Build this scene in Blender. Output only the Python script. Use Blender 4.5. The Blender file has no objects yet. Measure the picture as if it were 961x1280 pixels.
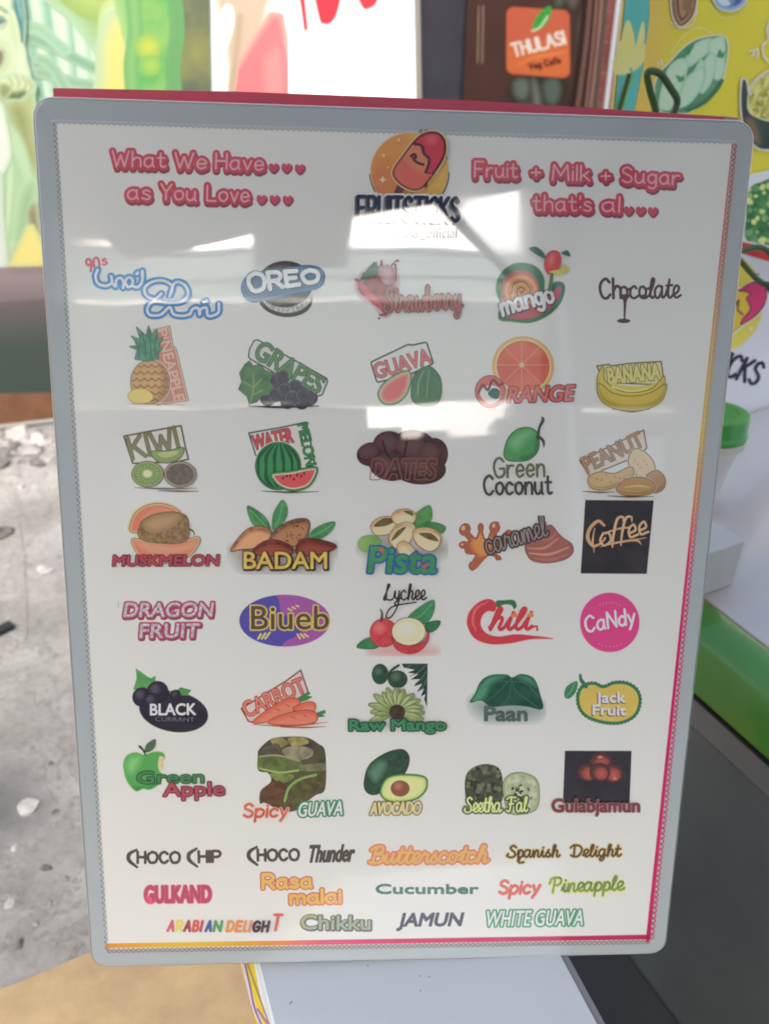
import bpy, math, random
import numpy as np
from mathutils import Vector, Matrix

random.seed(7)
rng = np.random.default_rng(7)
scene = bpy.context.scene
col = scene.collection
R = math.radians

# ------------------------------------------------------------------ camera
PITCH = 32.0
CAM_H = 1.50
FOC = 1020.0                       # focal length, in pixels of a 961 x 1280 frame
CX, CY = 480.5, 640.0
cp, sp = math.cos(R(PITCH)), math.sin(R(PITCH))
EYE = Vector((0, 0, CAM_H))
RIGHT = Vector((1, 0, 0)); UP = Vector((0, sp, cp)); FWD = Vector((0, cp, -sp))
cam_data = bpy.data.cameras.new('camera')
cam = bpy.data.objects.new('camera', cam_data)
col.objects.link(cam)
cam.location = EYE
cam.rotation_euler = (R(90 - PITCH), 0, 0)
cam_data.sensor_fit = 'VERTICAL'
cam_data.sensor_height = 36.0
cam_data.sensor_width = 27.0
cam_data.lens = 36.0 * FOC / 1280.0
cam_data.clip_start = 0.02
cam_data.clip_end = 2000
cam_data.dof.use_dof = True
cam_data.dof.focus_distance = 0.76
cam_data.dof.aperture_fstop = 5.6
scene.camera = cam

# ------------------------------------------------------------------ sky, sun, exposure
SUN_EL, SUN_AZ = 40.5, 194.0       # azimuth: clockwise from +Y (north)
world = bpy.data.worlds.new('World')
scene.world = world
world.use_nodes = True
wn = world.node_tree.nodes
sky = wn.new('ShaderNodeTexSky')
sky.sky_type = 'NISHITA'
sky.sun_disc = False
sky.sun_elevation = R(SUN_EL)
sky.sun_rotation = R(SUN_AZ)
sky.air_density = 1.0
sky.dust_density = 10.0
sky.ozone_density = 3.0
world.node_tree.links.new(sky.outputs['Color'], wn['Background'].inputs['Color'])
wn['Background'].inputs['Strength'].default_value = 0.15

sun_data = bpy.data.lights.new('sun', 'SUN')
sun_data.energy = 0.5
sun_data.angle = R(10)
sun_data.color = (1.0, 0.985, 0.96)
sun = bpy.data.objects.new('sun', sun_data)
col.objects.link(sun)
sd = Vector((math.sin(R(SUN_AZ)) * math.cos(R(SUN_EL)), math.cos(R(SUN_AZ)) * math.cos(R(SUN_EL)), math.sin(R(SUN_EL))))
sun.rotation_euler = sd.to_track_quat('Z', 'Y').to_euler()

scene.view_settings.view_transform = 'Standard'
scene.view_settings.look = 'None'
scene.view_settings.gamma = 1.0
scene.view_settings.exposure = 1.86
scene.render.filter_size = 1.9
scene.cycles.filter_width = 1.9
scene.cycles.max_bounces = 8
scene.cycles.use_denoising = True
scene.cycles.sample_clamp_indirect = 8.0

# ------------------------------------------------------------------ geometry helpers
def ray(px, py):
    return (RIGHT * ((px - CX) / FOC) - UP * ((py - CY) / FOC) + FWD)

def hit(px, py, p0, n):
    d = ray(px, py)
    return EYE + d * ((p0 - EYE).dot(n) / d.dot(n))

def floor_hit(px, py, z=0.0):
    return hit(px, py, Vector((0, 0, z)), Vector((0, 0, 1)))

class Plane:
    """A flat surface standing in the place: origin, normal towards the viewer, in-plane axes."""
    def __init__(s, p0, n):
        s.p0 = Vector(p0); s.n = Vector(n).normalized()
    def hits(s, P):
        P = np.asarray(P, float)
        d = np.outer((P[:, 0] - CX) / FOC, np.array(RIGHT)) - np.outer((P[:, 1] - CY) / FOC, np.array(UP)) + np.array(FWD)
        n = np.array(s.n)
        t = np.array(s.p0 - EYE).dot(n) / d.dot(n)
        return np.array(EYE) + d * t[:, None]

def tag(o, label=None, cat=None, group=None, kind=None):
    if label: o['label'] = label
    if cat: o['category'] = cat
    if group: o['group'] = group
    if kind: o['kind'] = kind
    return o

def empty(name, loc, label, cat, group=None):
    o = bpy.data.objects.new(name, None)
    o.location = loc
    o.empty_display_size = 0.05
    col.objects.link(o)
    return tag(o, label, cat, group)

def link_mesh(name, me, mats, parent=None):
    o = bpy.data.objects.new(name, me)
    for m in (mats if isinstance(mats, (list, tuple)) else [mats]):
        me.materials.append(m)
    col.objects.link(o)
    if parent is not None:
        o.parent = parent
        # roots are unrotated empties, parts are authored in world coordinates
        base = Vector((0, 0, 0)); p = parent
        while p is not None:
            base = base + p.location; p = p.parent
        o.location = -base
    return o

class MB:
    """Collects polygons in world coordinates, builds one mesh object."""
    def __init__(s): s.v = []; s.f = []; s.m = []
    def poly(s, pts, mi=0):
        i = len(s.v); s.v += [tuple(p) for p in pts]
        s.f.append(tuple(range(i, i + len(pts)))); s.m.append(mi)
    def grid_strip(s, rings, mi=0, closed=True):
        """rings: list of equal-length vertex loops, skinned one to the next."""
        i = len(s.v); n = len(rings[0])
        for r in rings: s.v += [tuple(p) for p in r]
        for a in range(len(rings) - 1):
            for k in range(n if closed else n - 1):
                k2 = (k + 1) % n
                s.f.append((i + a * n + k, i + a * n + k2, i + (a + 1) * n + k2, i + (a + 1) * n + k)); s.m.append(mi)
        return i
    def box(s, o, a, b, c, mi=0):
        """corner o, edge vectors a, b, c"""
        o, a, b, c = map(Vector, (o, a, b, c))
        P = [o, o + a, o + a + b, o + b, o + c, o + a + c, o + a + b + c, o + b + c]
        i = len(s.v); s.v += [tuple(p) for p in P]
        for f in ((3, 2, 1, 0), (4, 5, 6, 7), (0, 1, 5, 4), (1, 2, 6, 5), (2, 3, 7, 6), (3, 0, 4, 7)):
            s.f.append(tuple(i + k for k in f)); s.m.append(mi)
    def tube(s, pts, r, n=8, mi=0):
        pts = [Vector(p) for p in pts]; rings = []
        nrm = None
        for k, p in enumerate(pts):
            t = (pts[min(k + 1, len(pts) - 1)] - pts[max(k - 1, 0)]).normalized()
            if nrm is None:
                nrm = t.orthogonal().normalized()
            nrm = (nrm - t * nrm.dot(t)).normalized()
            b = t.cross(nrm)
            rr = r[k] if isinstance(r, (list, tuple)) else r
            rings.append([p + (nrm * math.cos(2 * math.pi * q / n) + b * math.sin(2 * math.pi * q / n)) * rr for q in range(n)])
        s.grid_strip(rings, mi)
        s.poly(rings[0][::-1], mi); s.poly(rings[-1], mi)
    def lathe(s, base, prof, n=40, mi=0):
        base = Vector(base)
        rings = [[base + Vector((r * math.cos(2 * math.pi * q / n), r * math.sin(2 * math.pi * q / n), z)) for q in range(n)] for r, z in prof]
        s.grid_strip(rings, mi)
        s.poly(rings[0][::-1], mi); s.poly(rings[-1], mi)
    def build(s, name, mats, parent=None, smooth=False, bevel=0, seg=2):
        me = bpy.data.meshes.new(name)
        me.from_pydata(s.v, [], s.f)
        for p, m in zip(me.polygons, s.m): p.material_index = m
        if smooth:
            for p in me.polygons: p.use_smooth = True
        me.update()
        o = link_mesh(name, me, mats, parent)
        if bevel:
            md = o.modifiers.new('bevel', 'BEVEL'); md.width = bevel; md.segments = seg; md.limit_method = 'ANGLE'
            for p in me.polygons: p.use_smooth = True
            md.harden_normals = True
        return o

def crom(pts, n=8, closed=False):
    """Catmull-Rom through points (any dimension)."""
    P = np.asarray(pts, float)
    if len(P) < 3 and not closed: return P
    if closed: P = np.vstack([P[-1], P, P[0], P[1]])
    else: P = np.vstack([2 * P[0] - P[1], P, 2 * P[-1] - P[-2]])
    t = np.linspace(0, 1, n, endpoint=False)[:, None]
    out = []
    for i in range(1, len(P) - 2):
        a, b, c, d = P[i - 1], P[i], P[i + 1], P[i + 2]
        out.append(.5 * ((2 * b) + (c - a) * t + (2 * a - 5 * b + 4 * c - d) * t ** 2 + (3 * b - a - 3 * c + d) * t ** 3))
    out = np.vstack(out)
    if not closed: out = np.vstack([out, P[-2]])
    return out

# ------------------------------------------------------------------ materials
def s2l(c):
    c = np.asarray(c, float) / 255.0
    return np.where(c <= .04045, c / 12.92, ((c + .055) / 1.055) ** 2.4)

def nodes(name):
    m = bpy.data.materials.new(name); m.use_nodes = True
    nt = m.node_tree
    return m, nt, nt.nodes['Principled BSDF']

def basic(name, c, rough=.5, metal=0, spec=.5, coat=0, noise=None, bump=None, coords='Object'):
    """Principled with optional colour variation (scale, amount[, second colour]) and bump (scale, height)."""
    m, nt, b = nodes(name)
    c = tuple(c)[:3]
    b.inputs['Base Color'].default_value = (*c, 1)
    b.inputs['Roughness'].default_value = rough
    b.inputs['Metallic'].default_value = metal
    b.inputs['Specular IOR Level'].default_value = spec
    b.inputs['Coat Weight'].default_value = coat
    b.inputs['Coat Roughness'].default_value = .04
    if noise or bump:
        tc = nt.nodes.new('ShaderNodeTexCoord')
    if noise:
        nz = nt.nodes.new('ShaderNodeTexNoise'); nz.inputs['Scale'].default_value = noise[0]
        nz.inputs['Detail'].default_value = 6; nz.inputs['Roughness'].default_value = .65
        nt.links.new(tc.outputs[coords], nz.inputs['Vector'])
        cr = nt.nodes.new('ShaderNodeValToRGB')
        k = noise[1]
        c2 = noise[2] if len(noise) > 2 else tuple(min(1, x * (1 + k)) for x in c)
        c1 = c if len(noise) > 2 else tuple(x * (1 - k) for x in c)
        w = noise[3] if len(noise) > 3 else .18
        cr.color_ramp.elements[0].color = (*c1, 1); cr.color_ramp.elements[1].color = (*c2, 1)
        cr.color_ramp.elements[0].position = .5 - w; cr.color_ramp.elements[1].position = .5 + w
        nt.links.new(nz.outputs['Fac'], cr.inputs['Fac'])
        nt.links.new(cr.outputs['Color'], b.inputs['Base Color'])
    if bump:
        n2 = nt.nodes.new('ShaderNodeTexNoise'); n2.inputs['Scale'].default_value = bump[0]
        n2.inputs['Detail'].default_value = 8
        nt.links.new(tc.outputs[coords], n2.inputs['Vector'])
        bp = nt.nodes.new('ShaderNodeBump'); bp.inputs['Distance'].default_value = bump[1]
        bp.inputs['Strength'].default_value = bump[2] if len(bump) > 2 else .6
        nt.links.new(n2.outputs['Fac'], bp.inputs['Height'])
        nt.links.new(bp.outputs['Normal'], b.inputs['Normal'])
    return m

def glaze(nt, b):
    """the sign's clear acrylic front: nearly flat, faintly wavy, with hazy smears"""
    b.inputs['Coat Weight'].default_value = 1.0
    b.inputs['Coat IOR'].default_value = SHEET_IOR
    geo = nt.nodes.new('ShaderNodeNewGeometry')
    n1 = nt.nodes.new('ShaderNodeTexNoise'); n1.inputs['Scale'].default_value = 11; n1.inputs['Detail'].default_value = 5; n1.inputs['Distortion'].default_value = 1.2
    nt.links.new(geo.outputs['Position'], n1.inputs['Vector'])
    mr = nt.nodes.new('ShaderNodeMapRange'); mr.inputs['From Min'].default_value = .45; mr.inputs['From Max'].default_value = .75
    mr.inputs['To Min'].default_value = .010; mr.inputs['To Max'].default_value = .075
    nt.links.new(n1.outputs['Fac'], mr.inputs['Value']); nt.links.new(mr.outputs['Result'], b.inputs['Coat Roughness'])
    n2 = nt.nodes.new('ShaderNodeTexNoise'); n2.inputs['Scale'].default_value = 6; n2.inputs['Detail'].default_value = 1
    nt.links.new(geo.outputs['Position'], n2.inputs['Vector'])
    bp = nt.nodes.new('ShaderNodeBump'); bp.inputs['Strength'].default_value = 1; bp.inputs['Distance'].default_value = .0006
    nt.links.new(n2.outputs['Fac'], bp.inputs['Height']); nt.links.new(bp.outputs['Normal'], b.inputs['Coat Normal'])
_pm = {}
def ink(c, c2=None, scale=60, w=.15, white=.57, veil=.010, gloss=True):
    """Printed ink as the photograph shows it on the sign (veil of the glass taken off)."""
    key = (tuple(c), tuple(c2) if c2 is not None else None, scale, w, white, gloss)
    if key in _pm: return _pm[key]
    def alb(c):
        a = (s2l(c) - veil) / (white - veil) * .78
        if gloss: a = a + (a.dot((.3, .6, .1)) - a) * .12
        return tuple(np.clip(a, .004, .87))
    m, nt, b = nodes('printed_ink')
    b.inputs['Base Color'].default_value = (*alb(c), 1)
    b.inputs['Roughness'].default_value = .6
    b.inputs['Specular IOR Level'].default_value = .1
    if gloss:
        glaze(nt, b)
    if c2 is not None:
        tc = nt.nodes.new('ShaderNodeTexCoord')
        nz = nt.nodes.new('ShaderNodeTexNoise'); nz.inputs['Scale'].default_value = scale
        nz.inputs['Detail'].default_value = 3
        nt.links.new(tc.outputs['Object'], nz.inputs['Vector'])
        cr = nt.nodes.new('ShaderNodeValToRGB')
        cr.color_ramp.elements[0].color = (*alb(c), 1); cr.color_ramp.elements[1].color = (*alb(c2), 1)
        cr.color_ramp.elements[0].position = .5 - w; cr.color_ramp.elements[1].position = .5 + w
        nt.links.new(nz.outputs['Fac'], cr.inputs['Fac'])
        nt.links.new(cr.outputs['Color'], b.inputs['Base Color'])
    _pm[key] = m
    return m
SHEET_IOR = 2.05

# ------------------------------------------------------------------ flat artwork: distance fields turned into clean flat meshes
class Art:
    """Flat artwork in photograph pixels, laid on a plane of the place as layered inks in ONE mesh."""
    def __init__(s, plane, box, step=.5, band=14, z0=.0002, dz=.00005):
        s.pl = plane; s.x0, s.y0, s.x1, s.y1 = box; s.s = step; s.band = band
        s.nx = int((s.x1 - s.x0) / step) + 1; s.ny = int((s.y1 - s.y0) / step) + 1
        s.X = s.x0 + step * np.arange(s.nx); s.Y = s.y0 + step * np.arange(s.ny)
        s.z = z0; s.dz = dz
        s.V = []; s.cnt = []; s.mi = []; s.mats = []
    # -- fields
    def segs(s, A, B, ra=0., rb=None, band=None):
        """distance to segments A->B minus radius (interpolated)"""
        band = band or s.band
        D = np.full((s.ny, s.nx), band, np.float32)
        A = np.asarray(A, float); B = np.asarray(B, float)
        ra = np.broadcast_to(np.asarray(ra, float), (len(A),)); rb = ra if rb is None else np.broadcast_to(np.asarray(rb, float), (len(A),))
        for (ax, ay), (bx, by), r0, r1 in zip(A, B, ra, rb):
            pad = band + max(r0, r1)
            i0 = max(0, int((min(ax, bx) - pad - s.x0) / s.s)); i1 = min(s.nx, int((max(ax, bx) + pad - s.x0) / s.s) + 2)
            j0 = max(0, int((min(ay, by) - pad - s.y0) / s.s)); j1 = min(s.ny, int((max(ay, by) + pad - s.y0) / s.s) + 2)
            if i0 >= i1 or j0 >= j1: continue
            dx, dy = bx - ax, by - ay; L = dx * dx + dy * dy
            gx = s.X[i0:i1][None, :] - ax; gy = s.Y[j0:j1][:, None] - ay
            t = np.clip((gx * dx + gy * dy) / L, 0, 1) if L > 1e-12 else np.zeros((j1 - j0, i1 - i0))
            d = np.hypot(gx - t * dx, gy - t * dy) - (r0 + (r1 - r0) * t)
            np.minimum(D[j0:j1, i0:i1], d, out=D[j0:j1, i0:i1])
        return D
    def loops(s, A, B, band=None):
        """signed distance of closed outlines given as edges (even-odd)"""
        D = s.segs(A, B, band=band)
        T = np.zeros((s.ny, s.nx + 1), np.int32)
        for (ax, ay), (bx, by) in zip(A, B):
            if ay == by: continue
            if ay > by: ax, ay, bx, by = bx, by, ax, ay
            j0 = max(0, math.ceil((ay - s.y0) / s.s)); j1 = min(s.ny - 1, math.ceil((by - s.y0) / s.s) - 1)
            if j1 < j0: continue
            J = np.arange(j0, j1 + 1)
            xi = ax + (s.y0 + J * s.s - ay) * (bx - ax) / (by - ay)
            I = np.clip(np.ceil((xi - s.x0) / s.s), 0, s.nx).astype(int)
            np.add.at(T, (J, I), 1)
        ins = (np.cumsum(T, 1)[:, :s.nx] & 1) == 1
        return np.where(ins, -D, D)
    def poly(s, pts, smooth=0, band=None):
        P = np.asarray(pts, float)
        if smooth: P = crom(P, smooth if smooth > 1 else 8, True)
        return s.loops(P, np.roll(P, -1, 0), band)
    def blob(s, *pts, band=None): return s.poly(pts, 8, band)
    def ell(s, cx, cy, rx, ry=None, rot=0, band=None):
        ry = rx if ry is None else ry
        t = np.linspace(0, 2 * math.pi, 48, endpoint=False); c, q = math.cos(R(rot)), math.sin(R(rot))
        x, y = rx * np.cos(t), ry * np.sin(t)
        return s.poly(np.c_[cx + c * x - q * y, cy + q * x + c * y], 0, band)
    def rrect(s, pts, r):
        """rounded polygon: shrink by r then dilate"""
        P = np.asarray(pts, float); c = P.mean(0)
        n = len(P); Q = []
        for i in range(n):
            a, b, d = P[i - 1], P[i], P[(i + 1) % n]
            u = (a - b) / np.linalg.norm(a - b); v = (d - b) / np.linalg.norm(d - b)
            bis = (u + v); sn = abs(u[0] * v[1] - u[1] * v[0])
            Q.append(b + bis * r / max(sn, .2))
        return s.poly(Q) - r
    def stroke(s, pts, r, smooth=6, closed=False, taper=None):
        P = crom(pts, smooth, closed) if smooth and len(pts) > 2 else np.asarray(pts, float)
        if closed: P = np.vstack([P, P[0]])
        if taper is not None:
            u = np.linspace(0, 1, len(P)); rr = r * np.interp(u, np.linspace(0, 1, len(taper)), taper)
            return s.segs(P[:-1], P[1:], rr[:-1], rr[1:])
        return s.segs(P[:-1], P[1:], r)
    def edges(s, E, band=None):  # E: (n,2,2) outline edges
        return s.loops(E[:, 0], E[:, 1], band)
    def txt(s, t, xa, ya, xb, yb, h, shear=0., warp=None, font=None, each=None):
        """block lettering: ink runs from xa,ya to xb,yb along the baseline, capital height h"""
        E = text_edges(t).copy()
        E = fit(E, xa, ya, xb, yb, h, shear, warp)
        return s.edges(E)
    def pen(s, t, xa, ya, xb, yb, h, r, shear=0., font=None, warp=None, taper=None):
        S = pen_strokes(t, font or PRINT)
        allp = np.vstack(S); x0, x1 = allp[:, 0].min(), allp[:, 0].max()
        A = []; B = []
        for P in S:
            Q = place(P, x0, x1, xa, ya, xb, yb, h, shear, warp)
            if len(Q) == 1: Q = np.vstack([Q, Q + .01])
            A.append(Q[:-1]); B.append(Q[1:])
        return s.segs(np.vstack(A), np.vstack(B), r)
    # -- turning a field into faces
    def put(s, F, mat, gap=None):
        if mat not in s.mats: s.mats.append(mat)
        mi = s.mats.index(mat)
        V = march(np.asarray(F, np.float64), s.x0, s.y0, s.s)
        for P in V:                       # (n, k, 2)
            if not len(P): continue
            n, k, _ = P.shape
            W = s.pl.hits(P.reshape(-1, 2)) + np.array(s.pl.n) * s.z
            s.V.append(W); s.cnt.append(np.full(n, k, np.int32)); s.mi.append(np.full(n, mi, np.int32))
        s.z += s.dz if gap is None else gap
        return F
    def build(s, name, parent=None, label=None):
        V = np.vstack(s.V); cnt = np.concatenate(s.cnt); mi = np.concatenate(s.mi)
        me = bpy.data.meshes.new(name)
        me.vertices.add(len(V)); me.vertices.foreach_set('co', V.astype(np.float32).ravel())
        me.loops.add(len(V)); me.loops.foreach_set('vertex_index', np.arange(len(V), dtype=np.int32))
        me.polygons.add(len(cnt))
        me.polygons.foreach_set('loop_start', np.concatenate([[0], np.cumsum(cnt)[:-1]]).astype(np.int32))
        me.polygons.foreach_set('material_index', mi)
        me.update(calc_edges=True); me.validate()
        o = link_mesh(name, me, s.mats, parent)
        if label: o['label'] = label
        return o

def U(*f):
    r = f[0]
    for g in f[1:]: r = np.minimum(r, g)
    return r
_lastI = [None, None, None]
def I_(*f):
    """intersection; the first field is remembered as the hard limit for soft shading"""
    if len(f) == 1: return f[0]
    r = f[1]
    for g in f[2:]: r = np.maximum(r, g)
    _lastI[1] = f[0]; _lastI[2] = r
    _lastI[0] = np.maximum(r, f[0])
    return _lastI[0]
def cut(a, b): return np.maximum(a, -b)

def march(F, x0, y0, st):
    """marching squares: list of polygon arrays covering F < 0 (screen y down; wound to face the viewer)"""
    F = np.where(F == 0, 1e-6, F)
    ins = F < 0
    a, b, c, d = ins[:-1, :-1], ins[:-1, 1:], ins[1:, 1:], ins[1:, :-1]
    code = a * 1 + b * 2 + c * 4 + d * 8
    out = []
    # full cells merged into runs along a row
    full = code == 15
    pad = np.zeros((full.shape[0], 1), bool)
    df = np.diff(np.hstack([pad, full, pad]).astype(np.int8), axis=1)
    js, i0 = np.nonzero(df == 1); _, i1 = np.nonzero(df == -1)
    if len(js):
        xa = x0 + i0 * st; xb = x0 + i1 * st; ya = y0 + js * st; yb = ya + st
        out.append(np.stack([np.c_[xa, ya], np.c_[xa, yb], np.c_[xb, yb], np.c_[xb, ya]], 1))
    for k in range(1, 15):
        J, I = np.nonzero(code == k)
        if not len(J): continue
        X = [x0 + I * st, x0 + (I + 1) * st, x0 + (I + 1) * st, x0 + I * st]
        Y = [y0 + J * st, y0 + J * st, y0 + (J + 1) * st, y0 + (J + 1) * st]
        v = [F[J, I], F[J, I + 1], F[J + 1, I + 1], F[J + 1, I]]
        pts = []
        bits = [(k >> q) & 1 for q in range(4)]
        for q in range(4):
            q2 = (q + 1) % 4
            if bits[q]: pts.append(np.c_[X[q], Y[q]])
            if bits[q] != bits[q2]:
                t = v[q] / (v[q] - v[q2])
                pts.append(np.c_[X[q] + t * (X[q2] - X[q]), Y[q] + t * (Y[q2] - Y[q])])
        out.append(np.stack(pts[::-1], 1))
    return out

# ------------------------------------------------------------------ lettering
_te = {}
def text_edges(t):
    """outline edges of a line of the built-in typeface, cap height scaled to 1, baseline 0, y up"""
    if t in _te: return _te[t]
    cu = bpy.data.curves.new('lettering', 'FONT'); cu.body = t; cu.size = 1; cu.resolution_u = 4
    ob = bpy.data.objects.new('lettering', cu); col.objects.link(ob)
    dg = bpy.context.evaluated_depsgraph_get(); dg.update()
    ev = ob.evaluated_get(dg); me = ev.to_mesh()
    co = np.array([v.co[:2] for v in me.vertices])
    cntE = {}
    for p in me.polygons:
        vs = list(p.vertices)
        for i in range(len(vs)):
            e = (vs[i], vs[(i + 1) % len(vs)]); e = (min(e), max(e))
            cntE[e] = cntE.get(e, 0) + 1
    E = np.array([(co[a], co[b]) for (a, b), n in cntE.items() if n == 1])
    ev.to_mesh_clear(); bpy.data.objects.remove(ob); bpy.data.curves.remove(cu)
    _te[t] = E / CAPH if CAPH else E
    return _te[t]
CAPH = None
CAPH = float(np.ptp(text_edges('H')[..., 1])); _te.clear()

def place(P, x0, x1, xa, ya, xb, yb, h, shear, warp):
    x = (P[..., 0] - x0); y = P[..., 1]
    L = math.hypot(xb - xa, yb - ya)
    sx = L / (x1 - x0) if x1 - x0 > 1e-6 else 1.
    x = x * sx + shear * y * h; y = y * h
    if warp is not None: x, y = warp(x / L, y / h); x = x * L; y = y * h
    ux, uy = (xb - xa) / L, (yb - ya) / L
    return np.stack([xa + x * ux + y * uy, ya + x * uy - y * ux], -1)

def fit(E, xa, ya, xb, yb, h, shear=0, warp=None):
    return place(E, E[..., 0].min(), E[..., 0].max(), xa, ya, xb, yb, h, shear, warp)

def arc(cx, cy, rx, ry, a0, a1, n=9):
    t = np.radians(np.linspace(a0, a1, n))
    return [(cx + rx * math.cos(q), cy + ry * math.sin(q)) for q in t]

# ------------------------------------------------------------------ two pen alphabets (strokes in percent of capital height)
def _font(src):
    F = {}
    for line in src.strip().split('\n'):
        ch, body = line[0], line[1:].strip()
        S = []
        for st in body.split(';'):
            st = st.strip(); straight = st.startswith('_')
            P = np.array([[float(q) for q in p.split(',')] for p in st.lstrip('_').split()]) / 100
            S.append(P if straight or len(P) < 3 else crom(P, 5))
        F[ch] = S
    return F
PRINT = _font("""
A _0,0 30,100 60,0;_12,35 48,35
B _0,0 0,100;0,100 35,98 45,78 32,55 0,54;0,54 40,52 54,28 40,2 0,0
C 52,82 32,100 8,80 2,45 14,8 36,0 54,18
D _0,0 0,100;0,100 35,95 55,55 38,6 0,0
E _45,100 0,100 0,0 48,0;_0,52 38,52
F _46,100 0,100 0,0;_0,52 36,52
G 54,82 32,100 8,82 2,45 16,6 40,2 56,20 56,45;_56,45 34,45
H _0,0 0,100;_50,0 50,100;_0,52 50,52
I _0,0 0,100
J 34,100 34,30 22,2 0,12
K _0,0 0,100;_46,100 2,46;_14,58 50,0
L _0,100 0,0 44,0
M _0,0 6,100 34,30 62,100 68,0
N _0,0 0,100 50,0 50,100
O 30,100 6,80 0,48 12,8 32,0 52,10 62,50 54,86 30,100
P _0,0 0,100;0,100 36,98 48,74 36,48 0,44
R _0,0 0,100;0,100 36,98 48,76 36,50 0,46;_22,48 50,0
S 44,84 26,100 6,88 6,66 26,52 44,38 46,14 26,0 2,14
T _0,100 56,100;_28,100 28,0
U 0,100 0,30 12,2 28,0 46,8 52,35 52,100
V _0,100 27,0 54,100
W _0,100 20,0 38,75 56,0 76,100
Y _0,100 26,48 52,100;_26,48 26,0
Z _0,100 48,100 0,0 50,0
a 40,50 24,62 4,46 2,18 16,0 34,10 40,30;_40,60 40,14 46,0
b _0,100 0,0;0,40 18,60 38,52 42,28 28,2 10,2 0,16
c 38,50 20,62 3,44 3,16 18,0 38,10
d 38,44 22,60 4,46 2,18 16,0 32,8 39,28;_40,100 40,0
e 2,30 38,34 32,56 18,62 4,46 2,20 16,0 38,12
f 34,92 22,100 14,84 14,0;_0,58 30,58
g 38,48 22,62 4,46 3,20 18,4 34,14 40,40;40,60 40,-10 26,-32 6,-24
h _0,100 0,0;0,36 16,60 34,54 38,34 38,0
i _0,60 0,0;_0,84 0,85
j 14,60 14,-14 4,-30 -8,-24;_14,84 14,85
k _0,100 0,0;_32,60 2,24;_12,34 36,0
l _0,100 0,0
m _0,60 0,0;0,36 14,60 28,52 30,30 30,0;30,36 44,60 58,52 60,30 60,0
n _0,60 0,0;0,36 16,60 34,54 38,32 38,0
o 22,62 4,50 2,20 20,0 38,14 42,40 32,58 22,62
p _0,60 0,-34;0,40 18,60 38,50 42,26 28,2 10,2 0,14
r _0,60 0,0;0,34 14,58 32,58
s 32,52 18,62 4,52 8,38 26,28 34,14 20,0 0,8
t 14,90 14,16 24,0 36,6;_0,60 32,60
u 0,60 0,20 12,0 28,6 38,26;_38,60 38,12 44,0
v _0,60 18,0 36,60
w _0,60 14,0 28,48 42,0 56,60
x _0,60 34,0;_34,60 0,0
y _0,60 18,4;_38,60 18,0 4,-32
+ _0,38 48,38;_24,14 24,62
' _0,100 0,78
9 36,66 22,48 4,62 6,90 22,100 36,86 38,50 24,0
0 22,100 4,80 2,30 20,0 38,20 42,70 34,94 22,100
""")
SCRIPT = dict(PRINT)
SCRIPT.update(_font("""
B 10,0 14,60 18,96;-6,80 14,100 46,98 46,70 18,54;18,54 52,50 52,16 30,0 -4,6
C 60,78 50,100 22,88 6,46 14,6 38,0 62,16
D 12,4 16,60 20,98;-8,78 16,100 52,90 62,50 40,6 12,0 -6,12
F 0,86 24,100 66,96;34,98 26,40 14,0 -6,10;_14,52 48,54
G 56,80 44,100 18,86 4,46 14,6 38,2 54,24 54,44;_36,44 60,44 
L 4,20 30,70 44,96 32,100 22,60 16,10 4,0 0,12 20,4 50,0 66,10
P 10,-4 16,60 18,90;-10,62 2,98 44,100 52,72 38,50 14,50
S 54,86 38,100 18,84 26,62 44,40 42,8 16,-2 -6,12 2,28
T 0,82 14,98 70,98;38,98 30,40 24,0
a 38,54 22,62 4,40 6,8 20,0 36,30 40,58 38,14 44,0 58,14
b 0,14 14,60 22,96 12,98 8,50 10,4 24,0 36,24 30,54 40,48 52,52
c 36,50 24,62 6,44 6,12 22,0 42,10 52,18
d 36,52 22,62 4,40 6,8 20,0 36,30;46,100 38,40 40,6 48,0 58,14
e 0,12 24,26 34,50 22,62 8,44 8,12 22,0 42,12
f 0,10 18,50 32,92 22,100 14,70 10,-20 4,-36 0,-20 12,0 36,14
g 38,54 22,62 4,40 6,10 20,2 36,30 40,58 34,-10 18,-36 6,-24 24,-4 54,14
h 0,10 18,60 26,96 16,98 8,50 4,0;4,0 18,50 32,58 36,40 32,10 40,0 52,14
i 0,12 14,56 12,14 20,0 32,14;_18,80 19,81
k 0,10 18,60 26,96 16,98 8,50 4,0;4,22 22,54 32,46 10,28;12,28 28,2 46,10
l 0,10 20,60 28,94 18,98 10,60 8,14 18,0 32,14
m 0,20 8,56 8,0;8,0 20,52 30,54 30,0;30,0 42,52 52,54 52,12 60,0 72,14
n 0,20 8,56 8,0;8,0 22,52 34,56 36,30 34,10 42,0 54,14
o 24,60 8,52 4,20 18,0 34,14 36,44 24,60 36,46 54,50
p 0,20 10,56 4,-36;6,10 20,58 36,50 36,16 20,0 10,6;22,0 48,14
r 0,12 12,56 16,62 20,50 34,50 30,20 36,0 48,14
s 0,10 22,60 20,40 32,18 20,0 4,6;24,2 44,14
t 0,12 16,60 22,92;22,92 14,30 16,4 26,0 38,14;_6,62 36,64
u 0,20 10,58 8,14 18,0 34,24 40,58 38,14 46,0 58,14
w 0,20 10,58 10,10 22,0 34,40 36,10 48,0 58,30 58,56 70,52
y 0,20 10,58 10,20 22,8 36,30 40,58 34,-10 18,-36 6,-24 24,-4 54,14
"""))
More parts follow.
